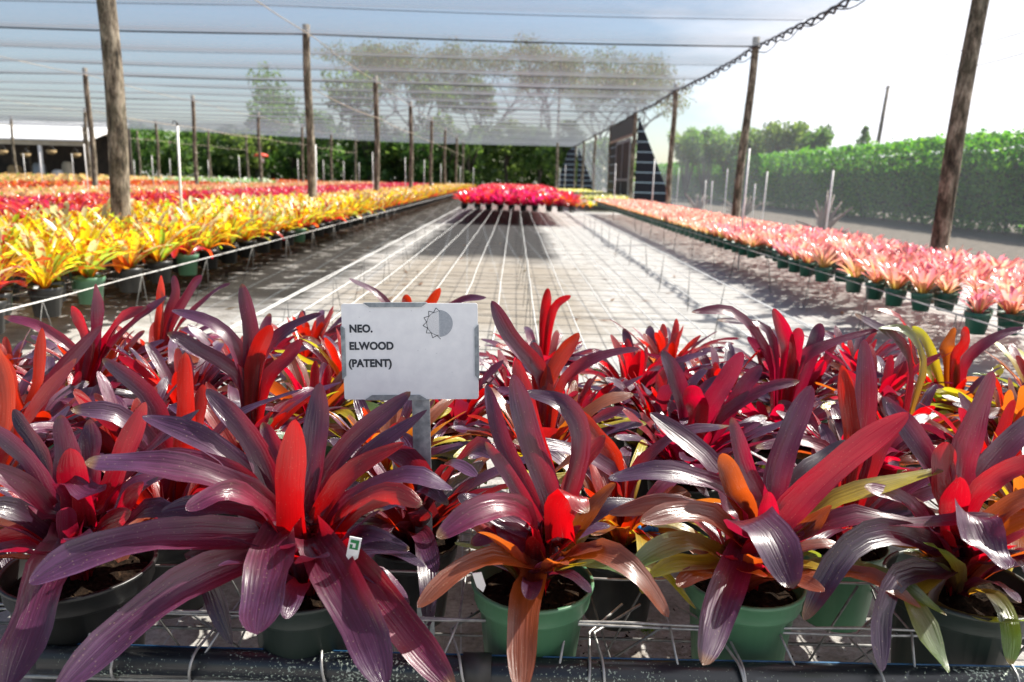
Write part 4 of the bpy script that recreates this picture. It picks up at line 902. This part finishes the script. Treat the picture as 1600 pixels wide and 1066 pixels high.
# pink bench
rg = random.Random(22); ZK = GZ-.60
pts = [p for p in lattice(2.36, 3.62, 2.95, 22.5, .165, rg) if 800+F_PX*p[0]/p[1] < 1760 and not (abs(p[1]-3.5) < .3 and p[0] < 2.5) and not (p[0] > 3.5 and min(abs(p[1]-r) for r in ROWS) < .15)]
def gap(x, y, i): return (i < 2 and (4.05 < y < 4.5 or 5.3 < y < 5.75)) or (i < 1 and 7 < y < 7.5)
pts = [p for p in pts if not gap(p[0], p[1], p[2])]
edge = 0
for (x, y, i, k) in pts[:298]:
    if i == 0:
        edge += 1; lab = f'pink bromeliad in dark green pot, {ORD[edge-1]} along the left edge of the right bench' if edge <= 20 else 'pink bromeliad in dark green pot further back on the right bench edge'
    elif k < 20: lab = f'salmon pink bromeliad, {ORD[i]} from the bench edge, {ORD[k]} row of the right bench'
    else: lab = 'salmon pink bromeliad packed among others further back in the right bench'
    place('pink', 'pink_bromeliad', x, y, ZK, lab, 'pink bromeliads on the right bench', rg, i < 3, None, rg.uniform(.85, 1.45))
mass('pink', [(x, y, ZK) for x, y, i, k in pts[298:]], 'far_pink_bromeliads', 2, .8, 1.2)
pb = MB()
for (x, y, i, k) in pts[298:]:
    if i == 0: r = .062; pb.lathe([(r*.72, -.11+ZK), (r*.9, -.02+ZK), (r, ZK), (.01, ZK-.01)], x, y, 8)
tag(pb.build('far_green_pots', M_DKGREEN), kind='stuff')
# crimson bench at the end of the empty rack
rg = random.Random(23); pts = lattice(-1.05, 1.32, 16.2, 36, .25, rg)
for (x, y, i, k) in pts[:290]:
    lab = f'crimson bromeliad, {ORD[i]} from the left in the {ORD[k]} row of the middle bench' if k < 3 else 'glossy crimson bromeliad behind the three front rows of the middle bench'
    place('crimson', 'crimson_bromeliad', x, y, ZP+.06, lab, 'crimson bromeliads at the end of the empty rack', rg, k == 0, None, rg.uniform(1.5, 1.95))
mass('crimson', [(x, y, ZP+.2) for x, y, i, k in pts[290:]], 'far_crimson_bromeliads', 3)
# red and orange bench
rg = random.Random(24); pts = [p for p in lattice(-6.8, -4.5, 5.0, 45, .25, rg) if 800+F_PX*p[0]/p[1] > -60]
for (x, y, i, k) in pts[:280]: place('orange', 'red_bromeliad', x, y, ZP, 'red and orange bromeliad on the bench behind the yellow ones', 'red bromeliads behind the yellow bench', rg, False, None, rg.uniform(.9, 1.2))
mass('orange', [(x, y, ZP) for x, y, i, k in pts[280:]], 'far_red_bromeliads', 4)
# peach bench and further colour fields
rg = random.Random(25); pts = [p for p in lattice(-9.6, -7.3, 8, 45, .28, rg) if 800+F_PX*p[0]/p[1] > -60]
for (x, y, i, k) in pts[:240]: place('peach', 'peach_bromeliad', x, y, ZP, 'peach coloured bromeliad on the third bench left of the aisle', 'peach bromeliads on the third bench', rg, False, None, rg.uniform(.9, 1.2))
mass('peach', [(x, y, ZP) for x, y, i, k in pts[240:]], 'far_peach_bromeliads', 5)
mass('orange', [(x, y, ZP) for x, y, i, k in lattice(-13.4, -10.6, 13, 44, .36, rg) if 800+F_PX*x/y > -60], 'red_field', 6, .6, 1.6)
mass('peach', [(x, y, ZP) for x, y, i, k in lattice(-25, -14.2, 20, 44, .55, rg) if 800+F_PX*x/y > -60], 'peach_field', 7, .6, 2.2)
rg = random.Random(26)
for k, (x, y, i, j) in enumerate(lattice(-13.5, -9.7, 29, 33, .6, rg)):
    place('green', 'green_bromeliad', x, y, ZP+.05, 'bright green white streaked plant beyond the red field', 'green plants beyond the red field', rg, False, None, rg.uniform(.9, 1.3))
pts = lattice(2.0, 3.5, 23.8, 40, .26, rg)
for (x, y, i, k) in pts[:150]: place('white', 'pale_bromeliad', x, y, ZP, 'pale yellow and white bromeliad at the far end of the right bench', 'pale bromeliads beyond the pink ones', rg, False, None, rg.uniform(.9, 1.2))
mass('white', [(x, y, ZP) for x, y, i, k in pts[150:]], 'far_pale_bromeliads', 8)
for dx, dy in ((0, 0), (.2, .1), (-.15, .2)): place('yellow', 'yellow_bromeliad', 1.75+dx, 20+dy, ZP-.1, 'small yellow bromeliad right of the crimson bench', 'small yellow plants by the crimson bench', rg, False, None, .9)

# ------------------------------------------------------------------ white stakes (sprinkler risers)
def riser(px, ptop, Y, r, lab, head=True, base=0):
    T = at(px, ptop, Y); root = empty('sprinkler_riser', (T.x, T.y, 0)); mb = MB(); rg_ = random.Random(px); tx = rg_.uniform(-.02, .02)
    mb.tube([(-tx, 0, base), (0, 0, T.z)], r, 8); mb.build('pipe', M_PVC, root)
    if head:
        h_ = MB(); h_.tube([(0, 0, T.z), (0, 0, T.z+.035)], r*.8, 6); h_.tube([(0, 0, T.z+.03), (-.03, 0, T.z+.05), (-.045, 0, T.z+.02)], r*.35, 5); h_.build('sprinkler_head', M_BLACK, root)
    return tag(root, lab, 'sprinkler stake', 'white sprinkler stakes standing among the benches')
riser(277, 197, 7.4, .012, 'tall white sprinkler riser standing in the yellow bench near its post')
riser(493, 226, 13.5, .013, 'white riser just right of the second post in the yellow bench', False)
riser(1171, 232, 8.6, .012, 'white riser in front of the second right hand post')
riser(1302, 266, 9.6, .013, 'white riser beyond the pink bench, right of the spiky dead plant')
riser(1199, 268, 13, .013, 'white riser beyond the pink bench, between post and spiky dead plant')
riser(1023, 249, 17, .013, 'white riser in front of the striped black tarpaulin triangle', False)
riser(962, 256, 19, .013, 'white riser in front of the tarpaulin door', False)
rest = [(36, 240, 26), (62, 238, 20), (112, 240, 24), (131, 225, 15), (209, 250, 30), (237, 243, 22), (265, 248, 30), (325, 250, 30), (373, 243, 22), (465, 249, 28), (505, 250, 34), (537, 252, 34), (561, 254, 36), (582, 238, 20), (633, 246, 24), (663, 250, 28), (689, 256, 34), (719, 260, 36), (740, 262, 38), (928, 255, 26), (884, 258, 38), (875, 262, 40), (1061, 262, 22), (1103, 282, 17), (1113, 283, 16), (1137, 264, 18), (1180, 287, 14)]
for k, (px, py, Y) in enumerate(rest):
    near_ = 'left of the big near post' if px < 185 else 'between the first two left posts' if px < 480 else 'between second post and middle bench' if px < 760 else 'near the tarpaulin entrance' if px < 1040 else 'seen through the right wall cloth'
    n_ = sum(1 for q in rest[:k] if (q[0] < 185) == (px < 185) and (q[0] < 480) == (px < 480) and (q[0] < 760) == (px < 760) and (q[0] < 1040) == (px < 1040))
    riser(px, py, Y, .010 if Y < 25 else .012, f'thin white stake, {ORD[n_]} from left of those {near_}', False)

# ------------------------------------------------------------------ TREES
def leafcloud(mb, rng, c, r, n, s, pal, flat=1.0):
    for _ in range(n):
        while True:
            v = Vector((rng.uniform(-1, 1), rng.uniform(-1, 1), rng.uniform(-1, 1)))
            if v.length < 1: break
        p = Vector(c)+Vector((v.x*r, v.y*r, v.z*r*flat)); d1 = Vector((rng.gauss(0, 1), rng.gauss(0, 1), rng.gauss(0, 1))).normalized(); d2 = d1.cross(Vector((rng.gauss(0, 1), rng.gauss(0, 1), rng.gauss(0, 1)))).normalized()
        q = s*rng.uniform(.6, 1.4); col, tr = rng.choice(pal); j = rng.uniform(.7, 1.3); col = tuple(x*j for x in col)
        i = [mb.av(p+d1*q, (0, 0), col, tr), mb.av(p+d2*q*.45, (0, 0), col, tr), mb.av(p-d1*q, (0, 0), col, tr), mb.av(p-d2*q*.45, (0, 0), col, tr)]; mb.af(*i)
PSPARSE = [((.09, .09, .035), (.24, .26, .07)), ((.07, .10, .03), (.22, .32, .06)), ((.14, .10, .05), (.30, .22, .08))]
PDARK = [((.035, .075, .025), (.14, .28, .05)), ((.06, .11, .03), (.2, .38, .06)), ((.11, .17, .04), (.34, .55, .1))]
PMID = [((.05, .10, .025), (.2, .38, .05)), ((.07, .13, .03), (.3, .5, .06))]
def spread_tree(x, y, h, spread, seed, label):
    rg = random.Random(seed); root = empty('spreading_tree', (x, y, 0)); tag(root, label, 'tree', 'tall sparse trees beyond the far end'); tb = MB(); cb = MB()
    th = h*.33
    base = [Vector((0, 0, 0)), Vector((rg.uniform(-.3, .3), 0, th*.5)), Vector((rg.uniform(-.5, .5), 0, th))]; tb.tube(base, [.30, .22, .16], 8)
    def br(p, d, L_, r, lev):
        q = [p]; dd = d.copy()
        for k in range(4):
            dd = (dd+Vector((rg.uniform(-.3, .3), rg.uniform(-.3, .3), rg.uniform(-.05, .16)))).normalized(); q.append(q[-1]+dd*L_/4)
        tb.tube(q, [r, r*.85, r*.7, r*.6, r*.5], 5, False)
        if lev == 0:
            for pp_ in (q[-1], q[-2]): leafcloud(cb, rg, pp_, rg.uniform(.5, 1.1), 24, .10, PSPARSE, .9)
            return
        for k in range(3 if lev > 1 else 3):
            nd = (dd+Vector((rg.gauss(0, .75), rg.gauss(0, .75), rg.uniform(-.1, .35)))).normalized(); br(q[-1] if k else q[-2], nd, L_*.68, r*.5, lev-1)
    nb = 5
    for k in range(nb):
        a = k*2*math.pi/nb+rg.uniform(-.3, .3); br(base[-1], Vector((math.cos(a)*spread, math.sin(a)*spread, 1)).normalized(), h*.30, .10, 3)
    zmax = max(v[2] for v in cb.v); f = h/zmax
    for M_ in (tb, cb): M_.v = [(v[0], v[1], v[2]*f) for v in M_.v]
    tb.build('trunk', M_BARK, root); cb.build('crown', M_TREE, root)
for k, (px, Y, h, s, lab) in enumerate([(575, 66, 12.0, .7, 'sparse spreading tree at the left of the far tall group'), (655, 64, 11.3, .7, 'sparse flat crowned tree just right of the far left one'), (760, 66, 12.2, .8, 'sparse spreading tree behind the middle of the roof cloth'), (845, 63, 11.8, .7, 'sparse brownish tree above the crimson bench'), (930, 66, 11.9, .8, 'sparse spreading tree left of the tarpaulin entrance'), (975, 60, 9.8, .6, 'lower sparse tree right behind the tarpaulin entrance')]):
    spread_tree((px-803)/F_PX*Y, Y, h, s, 300+k, lab)
def dense_tree(x, y, h, r, seed, label, pal=PDARK, grp='dark dense trees closing the far end', n=1700, s=.16, low=.0):
    rg = random.Random(seed); root = empty('dense_tree', (x, y, 0)); tag(root, label, 'tree', grp); tb = MB(); cb = MB()
    tb.tube([(0, 0, 0), (rg.uniform(-.2, .2), 0, h*.35), (rg.uniform(-.3, .3), 0, h*.75)], [.16, .12, .05], 7)
    for k in range(4): a = rg.uniform(0, 6.28); tb.tube([(0, 0, h*.3), (math.cos(a)*r*.5, math.sin(a)*r*.5, h*rg.uniform(.5, .8))], [.06, .02], 5)
    for k in range(15):
        a = rg.uniform(0, 6.28); q = rg.uniform(.1, .8)*r; z = h*rg.uniform(low+.12, .88); leafcloud(cb, rg, (q*math.cos(a), q*math.sin(a), z), r*rg.uniform(.3, .48), n//15, s, pal, .85)
    tb.build('trunk', M_BARK, root); cb.build('crown', M_TREE, root)
rg = random.Random(31); xx = -26; k = 0
while xx < 5.5:
    dense_tree(xx+rg.uniform(-.4, .4), 56+rg.uniform(-1.5, 3), rg.uniform(4.2, 6.2) if xx > -14 else rg.uniform(3.6, 4.6), rg.uniform(1.5, 2.1), 400+k, f'dark dense tree beyond the far edge of the roof, {ORD[k]} from the left', n=1500, s=.19); xx += 2.1; k += 1
for k, px in enumerate([420, 560]):
    dense_tree((px-803)/F_PX*58, 60, 9.2 if px == 420 else 8.6, 3.2, 450+k, ['taller green tree showing through the roof cloth left of the middle', 'taller dark tree under the sparse crowns'][k], PMID if k == 0 else PDARK, n=2600, s=.2)
for k, px in enumerate([680, 745]): dense_tree((px-803)/F_PX*60, 61, 8.6, 2.6, 460+k, ['tall bushy tree seen through the middle of the roof cloth', 'tall bushy tree beside the brownish sparse tree'][k], PDARK, n=2400, s=.2)
ub = MB(); rg = random.Random(77)
for _ in range(26000):
    x = rg.uniform(-50, 9.5); y = rg.uniform(61, 64); z = 3.9*rg.random()**.8+.6*noise.noise(Vector((x*.5, 0, 2)))
    s = rg.uniform(.14, .3); d1 = Vector((rg.gauss(0, 1), rg.gauss(0, 1), rg.gauss(0, 1))).normalized(); d2 = d1.cross(Vector((rg.gauss(0, 1), rg.gauss(0, 1), rg.gauss(0, 1)))).normalized(); p = Vector((x, y, max(0, z)))
    col, tr = rg.choice(PDARK); j = rg.uniform(.6, 1.3); col = tuple(v*j for v in col)
    ub.af(*[ub.av(q, (0, 0), col, tr) for q in (p+d1*s, p+d2*s*.6, p-d1*s, p-d2*s*.6)])
tag(ub.build('undergrowth', M_TREE), kind='stuff')
# hedge on the right
hb = MB(); rg = random.Random(33); HP = [((.045, .15, .012), (.25, .62, .02)), ((.07, .20, .012), (.42, .80, .03)), ((.03, .11, .012), (.15, .45, .02))]
HX0, HX1 = 10.6, 12.4
for _ in range(52000):
    y = 9+52*rg.random()**1.5; f = rg.random(); top = 2.22+.10*noise.noise(Vector((y*.8, 0, 1)))+.16*noise.noise(Vector((y*2.6, 3, 1)))
    bulge = .14*noise.noise(Vector((y*.9, f*3, 5)))
    if f < .62: x = HX0+bulge+abs(rg.gauss(0, .10)); z = rg.uniform(.1, top)
    elif f < .95: x = rg.uniform(HX0, HX1); z = top-abs(rg.gauss(0, .10))+(.12 if rg.random() < .06 else 0)
    else: x = HX1; z = rg.uniform(.1, top)
    s = rg.uniform(.045, .085); p = Vector((x, y, z)); d1 = Vector((rg.gauss(-.3, 1), rg.gauss(0, 1), rg.gauss(.1, .8))).normalized(); d2 = d1.cross(Vector((rg.gauss(0, 1), rg.gauss(0, 1), rg.gauss(0, 1)))).normalized()
    col, tr = rg.choice(HP); j = rg.uniform(.7, 1.35); col = tuple(v*j for v in col)
    hb.af(*[hb.av(q, (0, 0), col, tr) for q in (p+d1*s, p+d2*s*.6, p-d1*s, p-d2*s*.6)])
root = empty('hedge', (0, 0, 0)); tag(root, 'long clipped green hedge with bright leafy top beyond the right wall', 'hedge'); hb.build('foliage', M_TREE, root)
ib = MB()
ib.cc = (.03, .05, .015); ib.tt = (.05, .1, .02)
for k in range(90):
    y = 9.3+k*.56; ib.tube([(HX0+.75+rg.uniform(-.15, .15), y, 0), (HX0+.7+rg.uniform(-.3, .3), y+rg.uniform(-.2, .2), 1.0), (HX0+.7+rg.uniform(-.4, .4), y+rg.uniform(-.3, .3), 1.9)], [.05, .04, .015], 5)
ib.build('trunk', M_BARK, root)
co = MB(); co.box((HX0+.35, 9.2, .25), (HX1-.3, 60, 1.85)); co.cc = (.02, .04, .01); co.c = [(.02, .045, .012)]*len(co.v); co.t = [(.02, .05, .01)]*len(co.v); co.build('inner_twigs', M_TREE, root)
for k, (px, top, Y, w_) in enumerate([(1078, 205, 46, 2.0), (1108, 203, 42, 1.9), (1150, 205, 40, 1.8), (1190, 208, 38, 1.6), (1225, 195, 36, 1.8), (1262, 203, 36, 1.4)]):
    T = at(px, top, Y); rg_ = random.Random(600+k); root = empty('shrub', (T.x, Y, 0)); tag(root, f'leafy shrub rising behind the hedge, {ORD[k]} from the left', 'shrub', 'leafy shrubs rising behind the hedge'); tb = MB(); cb = MB()
    for q in range(16):
        a = rg_.uniform(0, 6.28); hh = T.z*rg_.uniform(.82, 1.0); p1 = Vector((math.cos(a)*w_*rg_.uniform(.2, .75), math.sin(a)*w_*.5, hh)); tb.tube([(0, 0, 0), p1*.5+Vector((0, 0, hh*.15)), p1], [.05, .03, .01], 5)
        for u in (.55, .7, .85, .97): leafcloud(cb, rg_, p1*u+Vector((0, 0, (1-u)*.3*hh)), .35, 42, .12, PMID, 1)
    tb.build('trunk', M_BARK, root); cb.build('crown', M_TREE, root)
T = at(1353, 200, 30); root = empty('shrub', (T.x, 30, 0)); tag(root, 'small pointed green tree top beside the leaning pole over the hedge', 'shrub'); tb = MB(); cb = MB(); tb.tube([(0, 0, 0), (0, 0, T.z)], [.05, .01], 5); rg_ = random.Random(7)
for u in range(8): leafcloud(cb, rg_, (0, 0, T.z-.12*u), .08+.05*u, 50, .08, PMID, .8)
tb.build('trunk', M_BARK, root); cb.build('crown', M_TREE, root)
A_ = at(1388, 134, 26); mb = MB(); mb.tube([(A_.x-.35, 26, 0), (A_.x-.1, 26, A_.z*.6), (A_.x, 26, A_.z)], [.08, .07, .05], 8); tag(mb.build('utility_pole', M_WOOD), 'thin dark leaning pole standing up behind the hedge', 'pole')
for k, (a, b, Y1_, Y2_) in enumerate([((1160, 165), (1640, 20), 40, 14), ((1215, 170), (1640, 55), 40, 14)]):
    P1_, P2_ = at(*a, Y1_), at(*b, Y2_); P2_ = P2_+(P2_-P1_)*.4; pts = [P1_.lerp(P2_, q/12)+Vector((0, 0, -.25*math.sin(math.pi*q/12))) for q in range(13)]
    cable(pts, .009, ['upper thin overhead wire crossing the sky at the right', 'lower thin overhead wire crossing the sky at the right'][k], 'thin overhead wires at the right', M_WIRED, 4, 'overhead_wire')
# the spiky dead plant and bare shrub behind the side cloth
def spiky(px, py, Y, n, L_, label, seed, pal=((.22, .17, .14), (.35, .25, .2))):
    c = at(px, py, Y); c.z = 0.05; root = empty('dead_plant', (c.x, c.y, 0)); tag(root, label, 'dead plant'); mb = MB(); rg_ = random.Random(seed); mb.cc = pal[0]; mb.tt = pal[1]
    for k in range(n):
        a = rg_.uniform(0, 6.28); e = rg_.uniform(.1, 1.3); d = Vector((math.cos(a)*math.cos(e), math.sin(a)*math.cos(e), math.sin(e))); p0 = Vector((0, 0, .12)); p1 = p0+d*L_*rg_.uniform(.6, 1); mb.tube([p0, p0.lerp(p1, .5)+Vector((0, 0, .05)), p1], [.035, .03, .008], 5)
    mb.build('fronds', M_TREE, root); st = MB(); st.tube([(0, 0, 0), (0, 0, .16)], [.09, .06], 8); st.build('stump', M_BARK, root)
spiky(1288, 345, 13.5, 16, .85, 'pinkish grey spiky dead plant seen through the right wall cloth', 1)
spiky(1160, 325, 19, 22, .7, 'bare twiggy dead plant behind the second right hand post', 2)
spiky(1090, 320, 22, 12, .7, 'low dead plant behind the cloth near the third right hand post', 3)

# ------------------------------------------------------------------ shed at the far left
root = empty('open_shed', (0, 0, 0)); tag(root, 'open shed with white fascia and beige eaves at the far left', 'shed')
X0, X1_, YS = -38, -24.9, 46
mb = MB(); mb.smooth = False
q_ = [(X0, YS-.1, 2.46), (X1_, YS-.1, 2.46), (X1_, YS+5, 3.75), (X0, YS+5, 3.75)]; i_ = [mb.av(p) for p in q_]; k_ = [mb.av((p[0], p[1], p[2]-.09)) for p in q_]
mb.af(*i_); mb.af(*k_[::-1])
for a in range(4): mb.af(i_[a], k_[a], k_[(a+1) % 4], i_[(a+1) % 4])
mb.build('roof', M_WHITE, root)
mb = MB(); mb.box((X0, YS+.05, 2.1), (X1_, YS+.2, 2.36)); mb.build('eaves_band', M_BEIGE, root)
mb = MB(); mb.box((X0, YS+4.8, 0), (X1_, YS+5, 3.4)); mb.build('back_wall', M_DARKIN, root)
for k in range(5): mb = MB(); x = X0+1+k*3; mb.box((x, YS+.08, 0), (x+.18, YS+.2, 2.09)); mb.build('post', M_WHITE, root)
for k, (px, w_, h_, m_, lb_) in enumerate([(22, .8, .9, M_STRAW, 'straw coloured bundle standing on the shed floor'), (92, .9, .7, M_WHITE, 'white sack heap inside the shed'), (60, .7, 1.1, M_GALV, 'grey drum inside the shed'), (104, .6, 1.2, M_BEIGE, 'beige cabinet inside the shed')]):
    T = at(px, 250, 48); mb = MB(); mb.lathe([(.01, 0), (w_*.5, .0), (w_*.55, h_*.4), (w_*.48, h_*.85), (w_*.3, h_), (.01, h_)], T.x, 48, 10); tag(mb.build('storage_heap', m_), lb_, 'stored goods')
for k, px in enumerate([4, 80, 40, 118]):
    T = at(px, 235 if k < 2 else 240, 45.5); r_ = empty('hanging_basket', (T.x, T.y, T.z)); mb = MB(); mb.lathe([(.02, -.25), (.2, -.2), (.3, 0), (.27, .0), (.02, -.03)], n=12); tag(r_, ['straw basket hanging at the left end of the shed', 'straw basket hanging in the middle of the shed', 'second straw basket from the left under the shed eaves', 'straw basket by the right end of the shed'][k], 'basket', 'hanging baskets under the shed eaves')
    mb.build('bowl', M_STRAW, r_); w2 = MB(); w2.tube([(.25, 0, 0), (0, 0, .3), (-.25, 0, 0)], .012, 4); w2.build('hanger', M_WIRED, r_)
T = at(408, 243, 34); root = empty('red_topped_stand', (T.x, T.y, 0)); tag(root, 'small stand with a red cap behind the third post', 'stand')
mb = MB(); mb.lathe([(.32, T.z-.05), (.26, T.z+.05), (.03, T.z+.1)], n=14, cap=True); mb.build('cap', M_RED, root)
mb = MB(); mb.tube([(0, 0, T.z-.3), (0, 0, T.z-.05)], .13, 8); mb.build('box', M_WHITE, root); mb = MB(); mb.tube([(0, 0, 0), (0, 0, T.z-.3)], .03, 6); mb.build('pole', M_PVC, root)
